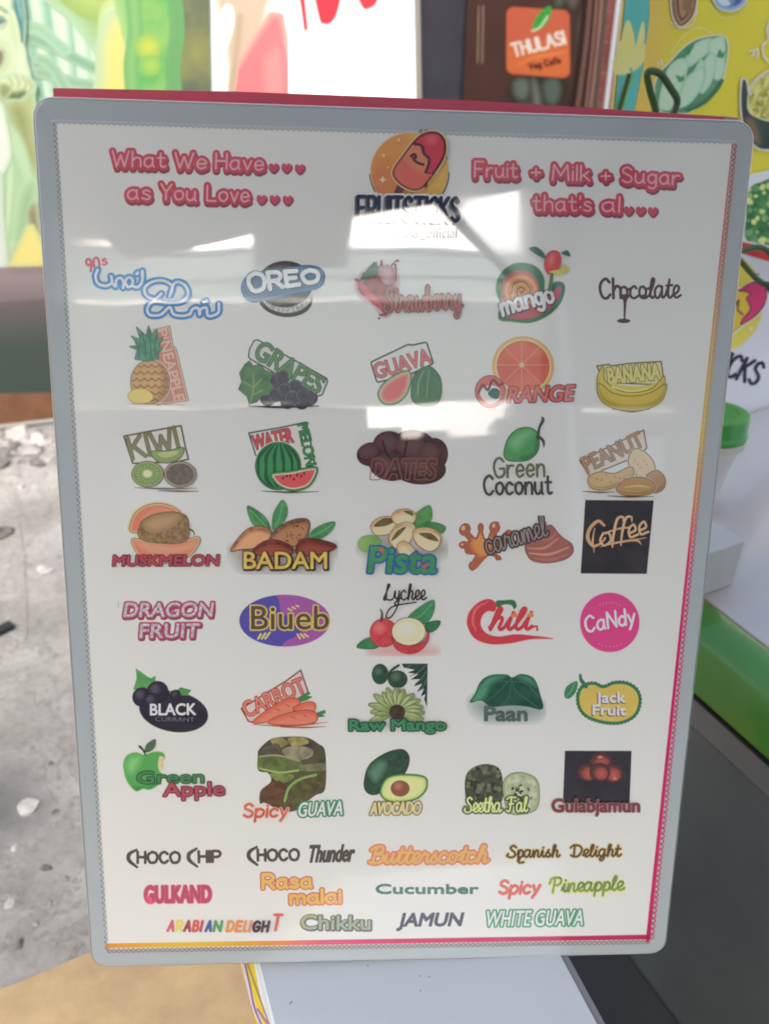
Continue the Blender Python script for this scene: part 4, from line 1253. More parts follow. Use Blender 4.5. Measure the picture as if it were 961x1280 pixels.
def chain_fast(A, p, q, n, r, w, off=0):
    t = (np.arange(n) + .5) / n
    C = np.array(p, float) + (np.array(q, float) - np.array(p, float)) * t[:, None]
    d = A.segs(C, C + .001, 0)
    return np.abs(d - r) - w
def zig(A, p, q, n, amp, w):
    p, q = np.array(p, float), np.array(q, float); d = (q - p) / np.linalg.norm(q - p); nn = np.array([-d[1], d[0]])
    return A.stroke([p + (q - p) * i / (2 * n) + nn * amp * (1 if i % 2 else -1) for i in range(2 * n + 1)], w, 0)
gl = k((126, 136, 138)); gl2 = k((138, 146, 148)); 
for nm, box, fn in (
    ('lace_edging', (60, 145, 142, 1195), lambda A: (A.put(zig(A, (69, 152), (134, 1188), 148, 2.0, .5), k((104, 114, 118))), A.put(chain_fast(A, (70.5, 152), (135.5, 1188), 148, 1.1, .25), k((132, 140, 142))))),
    ('lace_edging', (60, 145, 925, 185), lambda A: (A.put(A.stroke([(66, 151), (917, 177)], 1.8), k((172, 180, 180))), A.put(zig(A, (70, 153), (917, 179), 121, 1.6, .35), gl2))),
    ('lace_edging', (805, 170, 925, 1182), lambda A: (A.put(A.segs([(914.5, 179), ], [(809, 1175)], .4, 2.6), GR), A.put(chain_fast(A, (917.5, 180), (813.5, 1174), 150, 2.6, .6), GR))),
    ('lace_edging', (125, 1165, 820, 1196), lambda A: (A.put(A.stroke([(135, 1182), (810, 1171)], 3.0), GB), A.put(chain_fast(A, (134, 1188.2), (812, 1177), 112, 2.3, .45), k((128, 106, 100)))))):
    A = Art(FACE, box, .6, band=8, z0=.0004); fn(A); A.build(nm, sheet)

# ------------------------------------------------------------------ helpers for the printed logos
def sh(F, dx, dy, s=.5): return np.roll(np.roll(F, int(round(dx / s)), 1), int(round(dy / s)), 0)
class Q:
    """coordinates read off an enlarged crop of the photograph"""
    def __init__(s, x, y, sc): s.x, s.y, s.s = x, y, sc
    def __call__(s, *a): return [(s.x + a[i] / s.s, s.y + a[i + 1] / s.s) for i in range(0, len(a), 2)]
    def p(s, x, y): return (s.x + x / s.s, s.y + y / s.s)
S3 = 961 / 300
def heart(A, x, y, r): return A.blob((x, y + r), (x - r * .95, y + r * .05), (x - r * .85, y - r * .7), (x - r * .35, y - r * .85), (x, y - r * .35), (x + r * .35, y - r * .85), (x + r * .85, y - r * .7), (x + r * .95, y + r * .05))
def T(A, q, t, xa, ya, xb, yb, h, r=0, **kw):
    """block text in crop coordinates"""
    (a, b), (c, d) = q.p(xa, ya), q.p(xb, yb)
    return A.txt(t, a, b, c, d, h / q.s, **kw) - r / q.s
def PN(A, q, t, xa, ya, xb, yb, h, r, **kw):
    (a, b), (c, d) = q.p(xa, ya), q.p(xb, yb)
    return A.pen(t, a, b, c, d, h / q.s, r / q.s, **kw)
def ST(A, q, pts, r, smooth=6, **kw): return A.stroke(q(*pts), r / q.s, smooth, **kw)
def BL(A, q, *pts): return A.blob(*q(*pts))
def PO(A, q, *pts): return A.poly(q(*pts))
def EL(A, q, x, y, rx, ry=None, rot=0): return A.ell(*q.p(x, y), rx / q.s, (rx if ry is None else ry) / q.s, rot)
def shade(A, F, bg, fg, r=2.5, n=3): soft(A, F, bg, fg, r, n if r < 7 else 10, k)
def art(box, label, fn, step=.5):
    A = Art(FACE, box, step, band=16, z0=.0004); fn(A); return A.build('flavour_logo', sheet, label)

def heading(A, rows, hearts):
    F = U(*[A.pen(*r) for r in rows]); H = U(*[heart(A, x, y, 6) for x, y in hearts])
    halo = F - 3.6
    A.put(U(sh(halo, 1, 3.4), sh(halo, .5, 1.8), sh(H - 1, .8, 2.2)), k((142, 74, 88)))
    A.put(U(halo, H), k((200, 78, 96), (194, 70, 88), scale=30)); A.put(F + .1, k((232, 164, 164)))
def h1(A): heading(A, [('What', 141, 208, 207, 209, 19, 1.15), ('We', 219, 210, 258, 211, 19, 1.15), ('Have', 270, 211, 329, 213, 19, 1.15), ('as', 160, 249, 188, 249.5, 19, 1.15), ('You', 201, 249, 245, 251, 19, 1.15), ('Love', 259, 251, 311, 252.5, 19, 1.15)],
                        [(342, 209.5), (358, 209.5), (374.5, 210.5), (327, 249), (343, 249.2), (359.5, 249.8)])
Art_heading = lambda box, fn, lab: (lambda A: (fn(A), A.build('heading_text', sheet, lab)))(Art(FACE, box, .5, band=16, z0=.0004))
Art_heading((124, 170, 392, 275), h1, 'red outlined heading at the top left of the menu')
def h2(A): heading(A, [('Fruit', 593, 221, 646, 222, 19, 1.15), ('+', 664, 223, 675, 223, 19, 1.15), ('Milk', 690, 225, 736, 226, 19, 1.15), ('+', 751, 227.5, 762, 227.5, 19, 1.15), ('Sugar', 777, 228, 848, 231, 19, 1.15), ("that's", 666, 263, 738, 264, 19, 1.15), ('al', 752, 264, 773, 265, 19, 1.15)],
                        [(785, 263), (800, 263.2), (815, 264)])
Art_heading((576, 180, 866, 290), h2, 'red outlined heading at the top right of the menu')

# ---- company logo
q = Q(420, 150, 4.805)
def f(A):
    d = EL(A, q, 440, 310, 231)
    for a0, a1 in ((150, 176), (2, 34), (-32, -18)):
        A.put(A.stroke(arc(*q.p(440, 310), 49.6, 49.6, a0, a1), .7), k((70, 66, 74)))
    lim = PO(A, q, 0, 0, 961, 0, 961, 455, 0, 445)
    A.put(I_(d - 1, lim), k((214, 196, 160)))
    A.put(I_(d, lim), k((210, 140, 66)))
    shade(A, I_(np.maximum(d, lim), PO(A, q, 430, 60, 700, 60, 700, 470, 520, 470)), (210, 140, 66), (216, 166, 66), 12, 6)
    shade(A, I_(np.maximum(d, lim), BL(A, q, 210, 330, 330, 260, 420, 440, 240, 470)), (210, 140, 66), (208, 120, 64), 10, 5)
    for x, y, r in ((280, 360, 24), (285, 215, 15), (375, 122, 12), (312, 288, 9), (606, 322, 12), (610, 400, 7)):
        x, y = q.p(x, y); r /= q.s
        A.put(A.poly([(x, y - r), (x + r * .25, y - r * .25), (x + r, y), (x + r * .25, y + r * .25), (x, y + r), (x - r * .25, y + r * .25), (x - r, y), (x - r * .25, y - r * .25)]), k((232, 206, 150)))
    A.put(ST(A, q, [500, 68, 512, 62, 515, 76, 502, 80], 3, closed=True), k((92, 92, 104))); A.put(ST(A, q, [530, 66, 545, 64, 548, 74, 535, 76], 3), k((92, 92, 104))); A.put(ST(A, q, [560, 70, 580, 64, 600, 68], 3), k((92, 92, 104)))
    b = BL(A, q, 345, 310, 410, 210, 490, 112, 555, 80, 612, 86, 648, 130, 648, 205, 612, 280, 530, 392, 480, 420, 430, 410, 372, 372)
    A.put(PO(A, q, 376, 372, 418, 400, 392, 450, 346, 440), k((98, 66, 66)))
    A.put(b - 3.2, k((222, 176, 120))); A.put(b - 1.4, k((92, 52, 62)))
    A.put(b + .6, k((210, 98, 82)))
    shade(A, I_(b + 1, BL(A, q, 420, 170, 530, 160, 560, 240, 540, 320, 470, 300, 420, 240)), (210, 98, 82), (208, 126, 84), 5, 4)
    red = I_(b + 1, BL(A, q, 470, 140, 520, 160, 532, 200, 556, 240, 556, 280, 540, 320, 700, 300, 700, 40, 520, 40))
    A.put(red - .8, k((96, 50, 60))); A.put(red + .5, k((198, 56, 76))); shade(A, I_(red + 1.5, BL(A, q, 540, 100, 600, 100, 590, 150, 540, 140)), (198, 56, 76), (214, 84, 98), 4, 3)
    A.put(ST(A, q, [470, 148, 510, 158, 524, 205, 556, 236, 552, 276, 536, 318], 8), k((92, 52, 62)))
    A.put(ST(A, q, [448, 222, 466, 210, 478, 226, 462, 238, 490, 262, 522, 272], 8), k((92, 52, 62)))
    A.put(BL(A, q, 534, 380, 548, 370, 544, 400, 530, 412), k((92, 60, 50)))
    t = A.pen('FRUITSTICKS', 447, 275, 573, 277, 29, 2.2)
    A.put(t - 2.2, k((206, 206, 206))); A.put(sh(t, -2, 1.5), k((96, 100, 112))); A.put(t, k((50, 54, 70)))
    t = T(A, q, 'fruitsticks_official', 205, 704, 728, 708, 62)
    A.put(t, k((104, 100, 108)))
    s = A.rrect(q(121, 640, 170, 640, 170, 698, 121, 698), 3)
    A.put(s, k((190, 74, 84))); A.put(np.abs(EL(A, q, 146, 669, 13)) - .7, k((226, 190, 186)))
A = Art(FACE, (436, 158, 580, 312), .5, band=16, z0=.0004); f(A); A.build('company_logo', sheet, 'orange disc with a red ice lolly above dark lettering')

# ---- row 1
q = Q(80, 300, 961 / 340)
def f(A):
    A.put(PN(A, q, '90', 86, 112, 130, 104, 44, 4.5), k((206, 84, 104))); A.put(PN(A, q, 's', 138, 88, 154, 86, 34, 3.2), k((206, 84, 104)))
    P = [[120, 106, 113, 128, 122, 154, 150, 162, 170, 150, 168, 128], [170, 150, 184, 164, 186, 142, 202, 134, 212, 150, 210, 168], [226, 166, 218, 146, 230, 132, 244, 142, 240, 162, 226, 166], [240, 162, 262, 166, 277, 146, 278, 110], [258, 120, 262, 116],
         [345, 190, 322, 208, 292, 196, 286, 170, 312, 148, 352, 144, 384, 164, 374, 200, 392, 152, 424, 156, 440, 188, 420, 216, 370, 222, 318, 218, 296, 240, 304, 264, 342, 264, 374, 238, 388, 262, 420, 268, 446, 262],
         [446, 262, 456, 244, 474, 240, 480, 264, 484, 244, 504, 240, 508, 266, 524, 268, 546, 256, 548, 226], [494, 220, 504, 216]]
    F = U(*[ST(A, q, p, 13.5) for p in P]); A.put(F, k((40, 126, 188)))
    F = U(*[ST(A, q, p, 4.4) for p in P]); A.put(F, k((206, 224, 230)))
art((102, 312, 284, 406), 'blue balloon lettering in Tamil with a small red 90s', f)
def f(A):
    A.put(EL(A, q, 782, 208, 96, 64, 6), k((62, 58, 60)))
    A.put(EL(A, q, 786, 188, 92, 70, 2), k((206, 206, 192), (140, 140, 132), scale=400))
    A.put(EL(A, q, 780, 156, 100, 82, -4), k((58, 54, 58), (74, 68, 70), scale=220))
    b = BL(A, q, 630, 180, 640, 138, 690, 116, 780, 100, 870, 92, 912, 108, 918, 140, 896, 168, 820, 186, 730, 208, 660, 216)
    A.put(b - 1.2, k((50, 74, 116))); A.put(b, k((54, 106, 164))); A.put(b + 2.2, k((60, 88, 130)))
    w = lambda x, y: (x, y * (1 - .38 * x))
    t = PN(A, q, 'OREO', 658, 184, 902, 146, 66, 7.6, warp=w)
    A.put(t - 1.2, k((34, 38, 50))); A.put(t, k((226, 230, 230)))
art((294, 322, 410, 402), 'black sandwich biscuit with white lettering on a blue banner', f)
q = Q(420, 300, S3)
def f(A):
    shade(A, BL(A, q, 90, 170, 130, 120, 200, 110, 240, 150, 230, 240, 200, 300, 150, 250, 100, 220), (204, 206, 201), (178, 96, 110), 6, 4)
    b = BL(A, q, 100, 185, 135, 150, 190, 160, 215, 200, 218, 260, 200, 300, 170, 270, 120, 225)
    A.put(b, k((170, 44, 60), (112, 34, 50), scale=90))
    A.put(BL(A, q, 86, 165, 130, 195, 200, 285, 180, 280, 110, 225, 92, 200), k((196, 56, 70)))
    for p in ([180, 110, 182, 84], [215, 110, 232, 90, 244, 82], [95, 165, 80, 158], [235, 160, 240, 130, 236, 98], [200, 300, 175, 300], [110, 220, 92, 195]):
        A.put(ST(A, q, p, 5, taper=[1, .4, .9]), k((150, 60, 72)))
    for x, y, r in ((248, 84, 5), (80, 160, 6), (172, 314, 5), (160, 92, 5), (206, 104, 6)): A.put(EL(A, q, x, y, r), k((140, 62, 70)))
    A.put(U(*[A.poly(q(*p)) for p in ([100, 150, 130, 110, 150, 90, 146, 140], [130, 150, 150, 85, 172, 110, 164, 150], [150, 150, 185, 85, 190, 130], [95, 165, 110, 128, 135, 150])]), k((52, 84, 62)))
    shade(A, BL(A, q, 175, 120, 215, 110, 230, 150, 200, 170), (170, 110, 120), (196, 150, 156), 4)
    t = PN(A, q, 'Strawberry', 192, 288, 505, 276, 96, 5.4, font=SCRIPT)
    A.put(t - .6, k((120, 66, 62))); A.put(t + 1.0, k((186, 100, 94)))
art((440, 318, 584, 406), 'strawberry in a red splash with brown script', f)
def f(A):
    gb = BL(A, q, 640, 200, 655, 140, 700, 100, 750, 92, 800, 108, 830, 150, 836, 210, 870, 172, 905, 170, 914, 200, 895, 255, 850, 300, 780, 330, 700, 326, 655, 320, 650, 290, 662, 268)
    A.put(gb - .8, k((150, 176, 120))); A.put(gb, k((62, 116, 84)))
    A.put(BL(A, q, 660, 210, 676, 150, 730, 122, 790, 140, 812, 200, 800, 262, 850, 225, 890, 186, 900, 200, 880, 250, 830, 292, 770, 316, 690, 312, 670, 290), k((186, 82, 86)))
    for r, c in ((72, (196, 110, 96)), (64, (216, 150, 76)), (52, (206, 110, 80)), (42, (220, 168, 78)), (30, (214, 130, 78)), (20, (222, 176, 84)), (10, (206, 110, 72))):
        A.put(EL(A, q, 738, 210 - r * .1, r, r * .96), k(c))
    A.put(ST(A, q, [742, 214, 752, 200, 738, 190, 722, 206, 734, 232, 766, 228, 774, 196, 748, 168, 710, 178, 700, 214], 3), k((150, 76, 60)))
    t = PN(A, q, 'mango', 668, 302, 872, 248, 74, 7, warp=lambda x, y: (x, y + .08 * math.e ** 0 * np.sin(x * 3.1)))
    A.put(sh(t, .8, 1.4), k((60, 50, 56))); A.put(t - 1, k((70, 64, 66))); A.put(t, k((214, 226, 226)))
    m = BL(A, q, 832, 110, 836, 66, 862, 42, 892, 50, 900, 90, 880, 128, 848, 138)
    A.put(m, k((204, 74, 78))); shade(A, I_(m + 1, BL(A, q, 850, 70, 870, 56, 868, 90, 850, 104)), (204, 74, 78), (218, 120, 108), 3)
    A.put(U(BL(A, q, 770, 34, 800, 28, 830, 52, 836, 76, 800, 58), BL(A, q, 900, 52, 924, 42, 936, 66, 912, 60)), k((66, 116, 96)))
    A.put(BL(A, q, 850, 128, 890, 118, 916, 100, 932, 120, 900, 138, 880, 142), k((196, 190, 86))); A.put(ST(A, q, [862, 138, 858, 170, 852, 200], 7), k((104, 130, 72)))
    A.put(BL(A, q, 868, 222, 884, 196, 896, 202, 880, 230), k((196, 70, 92)))
art((614, 304, 718, 408), 'mango curled up like a spiral with white lettering', f)
q = Q(661, 300, S3)
def f(A):
    c = k((88, 72, 70))
    A.put(U(PN(A, q, 'Ch', 284, 234, 366, 232, 78, 6), PN(A, q, 'ocolate', 366, 234, 606, 230, 78, 5, font=SCRIPT), BL(A, q, 366, 220, 404, 220, 390, 246, 384, 316, 378, 316, 376, 246), EL(A, q, 378, 324, 27, 9), EL(A, q, 460, 228, 16, 10)), c)
art((744, 340, 858, 408), 'dark brown script with a drip into a small pool', f)

# ---- row 2
q = Q(80, 300, 961 / 340)
def f(A):
    pl = PO(A, q, 318, 318, 374, 304, 386, 376, 396, 382, 440, 566, 330, 582)
    A.put(pl - .8, k((126, 84, 66))); A.put(pl, k((206, 176, 160))); A.put(pl + 1.6, k((192, 120, 92)))
    t = A.txt('PINEAPPLE', *q.p(328, 322), *q.p(392, 572), 13, 0)
    A.put(t - .3, k((210, 170, 150)))
    b = EL(A, q, 306, 502, 68, 76)
    A.put(b - 2, k((206, 200, 190))); A.put(b - .9, k((110, 80, 52))); A.put(b, k((196, 152, 86)))
    shade(A, I_(b + 1, BL(A, q, 340, 430, 374, 480, 372, 540, 330, 576, 350, 500)), (196, 152, 86), (166, 118, 64), 4)
    L = []
    for r in range(6):
        for c_ in range(6):
            x = 246 + c_ * 26 + (13 if r % 2 else 0); y = 440 + r * 24
            L.append(ST(A, q, [x - 13, y, x - 6, y + 7, x, y + 9, x + 6, y + 7, x + 13, y], 1.8))
    A.put(I_(U(*L), b + .3), k((128, 88, 50)))
    for p in ([252, 420, 262, 388, 234, 376, 268, 374, 240, 340, 272, 352, 258, 308, 292, 340, 300, 304, 312, 336, 330, 318, 328, 352, 350, 346, 334, 376, 350, 382, 332, 400, 336, 418, 296, 428],):
        F = PO(A, q, *p); A.put(F - .8, k((60, 92, 76))); A.put(F, k((78, 150, 116), (58, 122, 92), scale=160))
    for p in ([268, 414, 262, 380, 250, 350], [290, 416, 288, 370, 276, 326], [310, 412, 306, 360, 302, 318], [324, 410, 322, 370, 330, 334]): A.put(ST(A, q, p, 2), k((50, 96, 76)))
    y_ = BL(A, q, 228, 550, 250, 528, 290, 528, 318, 552, 296, 574, 250, 574); A.put(y_ - .6, k((150, 120, 66))); A.put(y_, k((226, 188, 88)))
    A.put(ST(A, q, [240, 578, 430, 582], 3, 0, taper=[.3, 1, 1, .3]), k((170, 130, 100)))
art((158, 402, 240, 512), 'pineapple with a red brown name board', f)
def f(A):
    bn = A.rrect(q(656, 386, 676, 348, 934, 492, 912, 548, 890, 552, 652, 416), 5)
    A.put(bn - 1, k((62, 62, 66))); A.put(bn + .8, k((196, 200, 190)))
    gb = U(*[EL(A, q, x, y, 27) for x, y in ((738, 500), (770, 486), (748, 546), (780, 528), (806, 552), (818, 520), (846, 548), (870, 558), (720, 560), (790, 570), (840, 572))])
    A.put(gb, k((66, 60, 76), (48, 44, 58), scale=160))
    for x, y in ((738, 500), (770, 486), (780, 530), (818, 520), (846, 548), (806, 556), (748, 548)): A.put(np.maximum(np.abs(EL(A, q, x, y, 22)) - .4, -EL(A, q, x + 6, y + 6, 20)), k((100, 92, 112)))
    t = T(A, q, 'GRAPES', 668, 412, 896, 544, 68, 1.5, warp=lambda x, y: (x, y * (1 - .12 * x)))
    A.put(t - .9, k((50, 76, 52))); A.put(t, k((84, 128, 76)))
    lf = PO(A, q, 622, 470, 640, 440, 656, 428, 668, 446, 692, 440, 712, 462, 740, 470, 728, 500, 742, 520, 722, 546, 700, 550, 680, 572, 656, 578, 648, 552, 618, 526, 630, 500)
    A.put(lf - .8, k((46, 66, 48))); A.put(lf, k((76, 122, 70), (58, 98, 58), scale=120))
    for p in ([660, 570, 670, 520, 668, 470], [670, 520, 700, 490], [670, 520, 636, 500], [668, 546, 704, 530]): A.put(ST(A, q, p, 2), k((120, 156, 96)))
    A.put(ST(A, q, [650, 586, 760, 590, 900, 586], 4, taper=[.3, 1, .4]), k((60, 56, 62)))
art((294, 418, 416, 514), 'dark grapes with a leaf and green slanted lettering', f)
q = Q(420, 300, S3)
def f(A):
    bx = A.rrect(q(138, 488, 296, 436, 300, 422, 362, 408, 390, 496, 300, 524, 164, 572), 3)
    A.put(bx - 1, k((58, 92, 68))); A.put(bx + 1.2, k((206, 204, 196)))
    t = T(A, q, 'GUAVA', 162, 556, 384, 492, 60, 1.5)
    A.put(t - .8, k((120, 62, 62))); A.put(t, k((204, 104, 104)))
    a = BL(A, q, 168, 620, 186, 578, 240, 538, 290, 524, 300, 560, 280, 620, 240, 654, 192, 656)
    A.put(a - .9, k((58, 90, 62))); A.put(a, k((120, 156, 96))); A.put(a + 2, k((206, 206, 170))); shade(A, a + 4.5, (214, 170, 140), (208, 98, 94), 3)
    b = BL(A, q, 302, 600, 312, 545, 345, 512, 380, 510, 414, 550, 420, 610, 400, 655, 340, 662, 306, 640)
    A.put(b - .9, k((44, 72, 52))); A.put(b, k((72, 120, 76), (60, 104, 66), scale=90))
    A.put(ST(A, q, [350, 524, 330, 570, 326, 620], 3), k((112, 152, 104))); A.put(ST(A, q, [372, 520, 366, 570, 362, 630], 3), k((96, 140, 92)))
art((458, 424, 556, 510), 'two guavas under a red outlined name board', f)
def f(A):
    d = EL(A, q, 748, 505, 122, 118, 10)
    A.put(d - .5, k((196, 140, 80))); A.put(d, k((224, 166, 84))); A.put(d + 3, k((226, 196, 140)))
    rot = 15
    inn = d + 5
    A.put(inn, k((206, 84, 66), (214, 100, 72), scale=60))
    c0 = q.p(742, 500)
    L = [A.stroke([c0, (c0[0] + 42 * math.cos(R(a)), c0[1] + 42 * math.sin(R(a)))], .5, 0) for a in range(0, 360, 45)]
    A.put(I_(U(*L), inn + .5), k((222, 140, 96))); A.put(EL(A, q, 742, 500, 10), k((228, 180, 120)))
    t = T(A, q, 'RANGE', 684, 650, 944, 642, 60, 2.5, shear=.22)
    A.put(t - 1.2, k((104, 60, 58))); A.put(t, k((208, 96, 88))); 
    o = EL(A, q, 616, 606, 58, 62)
    A.put(o - 1, k((110, 60, 58))); A.put(o, k((206, 96, 84)))
    A.put(BL(A, q, 575, 620, 590, 590, 625, 582, 655, 600, 650, 640, 610, 655), k((216, 210, 200)))
    A.put(BL(A, q, 606, 612, 630, 592, 654, 604, 648, 634, 622, 632), k((60, 100, 80)))
    A.put(ST(A, q, [568, 612, 586, 580, 606, 600, 626, 560, 650, 580, 668, 572], 5), k((120, 62, 60)))
    A.put(BL(A, q, 632, 660, 666, 630, 676, 600, 668, 650), k((196, 84, 74)))
art((590, 416, 720, 512), 'orange slice with an eye shaped first letter', f)
q = Q(661, 300, S3)
def f(A):
    bx = PO(A, q, 270, 504, 320, 498, 326, 504, 400, 494, 528, 486, 536, 548, 520, 580, 300, 570)
    A.put(bx - .8, k((104, 98, 56))); A.put(bx + .8, k((200, 196, 130)))
    t = T(A, q, 'BANANA', 318, 576, 524, 556, 62, 3, warp=lambda x, y: (x, y - .3 * np.sin(np.pi * x)*0))
    A.put(t - .8, k((96, 88, 46))); A.put(t, k((208, 200, 112)))
    A.put(BL(A, q, 292, 560, 340, 575, 420, 585, 500, 575, 532, 556, 520, 600, 420, 625, 320, 605), k((206, 190, 80)))
    for p, c in (([272, 560, 284, 520, 292, 510, 298, 520, 300, 560, 350, 600, 420, 612, 490, 596, 530, 556, 540, 548, 536, 590, 490, 640, 400, 662, 330, 650, 285, 610], (206, 184, 70)),
                 ([272, 584, 290, 580, 330, 612, 400, 626, 480, 614, 536, 582, 548, 584, 530, 640, 480, 672, 410, 682, 330, 670, 284, 634], (200, 176, 52))):
        F = A.blob(*q(*p)); A.put(F - 1, k((100, 90, 40))); A.put(F, k(c)); shade(A, I_(F + 1.2, sh(F, 0, -6) * -1 - 1), c, (176, 150, 40), 2)
    A.put(ST(A, q, [330, 588, 400, 606, 470, 596], 3), k((228, 214, 120)))
    A.put(ST(A, q, [330, 676, 410, 686, 480, 676], 4, taper=[.3, 1, .3]), k((84, 76, 50)))
art((740, 446, 838, 518), 'bunch of yellow bananas with outlined lettering', f)

# ---- row 3
q = Q(120, 510, S3)
def f(A):
    bx = PO(A, q, 112, 112, 220, 92, 342, 70, 358, 150, 372, 205, 330, 215, 148, 222)
    A.put(bx - .9, k((98, 88, 60))); A.put(bx + 1.2, k((204, 202, 186)))
    t = PN(A, q, 'KIWI', 148, 204, 332, 160, 84, 7)
    A.put(t - .6, k((84, 78, 48))); A.put(t, k((128, 120, 78)))
    s = BL(A, q, 222, 176, 290, 172, 350, 160, 340, 196, 300, 216, 250, 212)
    A.put(s - 1.2, k((90, 84, 52))); A.put(s, k((130, 152, 74))); A.put(BL(A, q, 250, 180, 330, 172, 310, 192, 270, 198), k((176, 182, 104)))
    o = EL(A, q, 208, 264, 62, 50); A.put(o - 1, k((92, 84, 54))); A.put(o, k((150, 156, 92))); A.put(o + 2, k((116, 146, 64)))
    c0 = q.p(208, 262)
    A.put(U(*[A.stroke([c0, (c0[0] + 14 * math.cos(a), c0[1] + 11 * math.sin(a))], .7, 0) for a in np.linspace(0, 6.2, 18)]), k((148, 170, 84)))
    A.put(U(*[A.ell(c0[0] + 9 * math.cos(a), c0[1] + 7.5 * math.sin(a), .7) for a in np.linspace(0, 6, 14)]), k((66, 70, 44)))
    A.put(EL(A, q, 208, 262, 18, 15), k((206, 210, 150)))
    o = EL(A, q, 338, 265, 62, 50); A.put(o - 1, k((92, 84, 54))); A.put(o, k((158, 146, 106))); A.put(o + 2, k((116, 102, 78), (92, 80, 62), scale=220))
    for p in ([155, 318, 280, 322, 405, 320], [250, 330, 330, 332, 412, 332]): A.put(ST(A, q, p, 3.5, taper=[.3, 1, .3]), k((112, 92, 68)))
art((150, 526, 252, 620), 'kiwi halves under block lettering', f)
def f(A):
    bx = PO(A, q, 612, 100, 740, 78, 842, 56, 862, 150, 876, 225, 836, 244, 640, 190)
    A.put(bx - .9, k((62, 96, 68))); A.put(bx + 1, k((204, 204, 192)))
    t = T(A, q, 'WATER', 634, 168, 792, 136, 58, 1.5); A.put(t - .7, k((110, 52, 50))); A.put(t, k((204, 84, 82)))
    m = EL(A, q, 730, 232, 90, 94)
    t = A.txt('MELON', *q.p(808, 66), *q.p(842, 232), 12.5)
    A.put(t - 1.0, k((44, 90, 54))); A.put(t - .2, k((66, 146, 82)))
    A.put(m - 1.8, k((206, 206, 196))); A.put(m - .9, k((40, 72, 48))); A.put(m, k((60, 142, 80)))
    L = [ST(A, q, [732 + d * .3, 142, 728 + d * .9, 190, 730 + d, 235, 728 + d * .9, 285, 732 + d * .3, 322], 7, taper=[.3, 1.1, .7, 1.2, .3]) for d in (-80, -48, -14, 22, 56, 82)]
    A.put(I_(U(*L), m + .8), k((42, 92, 56)))
    s = BL(A, q, 704, 262, 780, 252, 880, 236, 876, 280, 845, 316, 790, 330, 740, 316, 712, 290)
    A.put(s - 1, k((48, 82, 52))); A.put(s, k((84, 150, 84))); A.put(s + 2, k((208, 204, 170))); A.put(I_(s + 3.4, PO(A, q, 700, 268, 890, 244, 890, 310, 700, 340)), k((212, 82, 84)))
    A.put(U(*[EL(A, q, x, y, 4, 6) for x, y in ((750, 280), (778, 272), (806, 268), (834, 262), (792, 284), (764, 272), (822, 272))]), k((84, 44, 44)))
    A.put(ST(A, q, [665, 332, 770, 336, 892, 334], 3.5, taper=[.3, 1, .3]), k((66, 80, 62)))
art((306, 524, 400, 620), 'striped watermelon with a red slice', f)
q = Q(420, 510, S3)
def f(A):
    parts = [(140, 185, 58, 48, -10), (215, 150, 68, 58, 10), (310, 165, 95, 78, 8), (385, 190, 62, 72, 20), (330, 240, 110, 66, 5), (210, 235, 80, 55, 15)]
    F = U(*[EL(A, q, *p) for p in parts]); A.put(F, k((92, 62, 60), (70, 48, 50), scale=80))
    for p in parts: shade(A, I_(F + 1, EL(A, q, p[0] - 12, p[1] - 12, p[2] * .5, p[3] * .4, p[4])), (88, 60, 58), (104, 74, 70), 5, 3)
    A.put(ST(A, q, [280, 96, 282, 140, 270, 190], 3), k((60, 42, 44))); A.put(ST(A, q, [186, 130, 200, 180, 230, 215], 3), k((60, 42, 44)))
    t = T(A, q, 'DATES', 140, 282, 392, 282, 76, 4.5, shear=.12)
    A.put(np.abs(t) - .55, k((150, 92, 70)))
art((444, 534, 564, 608), 'heap of dark dates with outlined lettering', f)
def f(A):
    c = BL(A, q, 672, 180, 690, 120, 730, 84, 780, 82, 808, 110, 806, 170, 770, 206, 720, 212, 684, 206)
    A.put(c - 1, k((56, 76, 56))); A.put(c, k((74, 150, 84))); shade(A, I_(c + 1, BL(A, q, 690, 140, 730, 96, 790, 90, 760, 130, 720, 170)), (74, 150, 84), (112, 178, 110), 5, 4)
    shade(A, I_(c + 1, BL(A, q, 740, 200, 790, 180, 806, 130, 810, 190, 770, 215)), (74, 150, 84), (50, 118, 66), 4, 3)
    A.put(ST(A, q, [806, 120, 812, 80, 826, 50, 824, 38], 7, taper=[1, .7, 1, .6]), k((78, 84, 72))); A.put(ST(A, q, [808, 112, 828, 132, 830, 156], 6, taper=[1, 1, .4]), k((78, 84, 72)))
    A.put(PN(A, q, 'Green', 632, 278, 832, 272, 78, 5), k((92, 98, 74), (116, 118, 84), scale=50)); A.put(PN(A, q, 'Coconut', 592, 346, 862, 342, 76, 5.4), k((78, 74, 68)))
art((600, 518, 696, 624), 'green coconut above hand lettering', f)
q = Q(661, 510, S3)
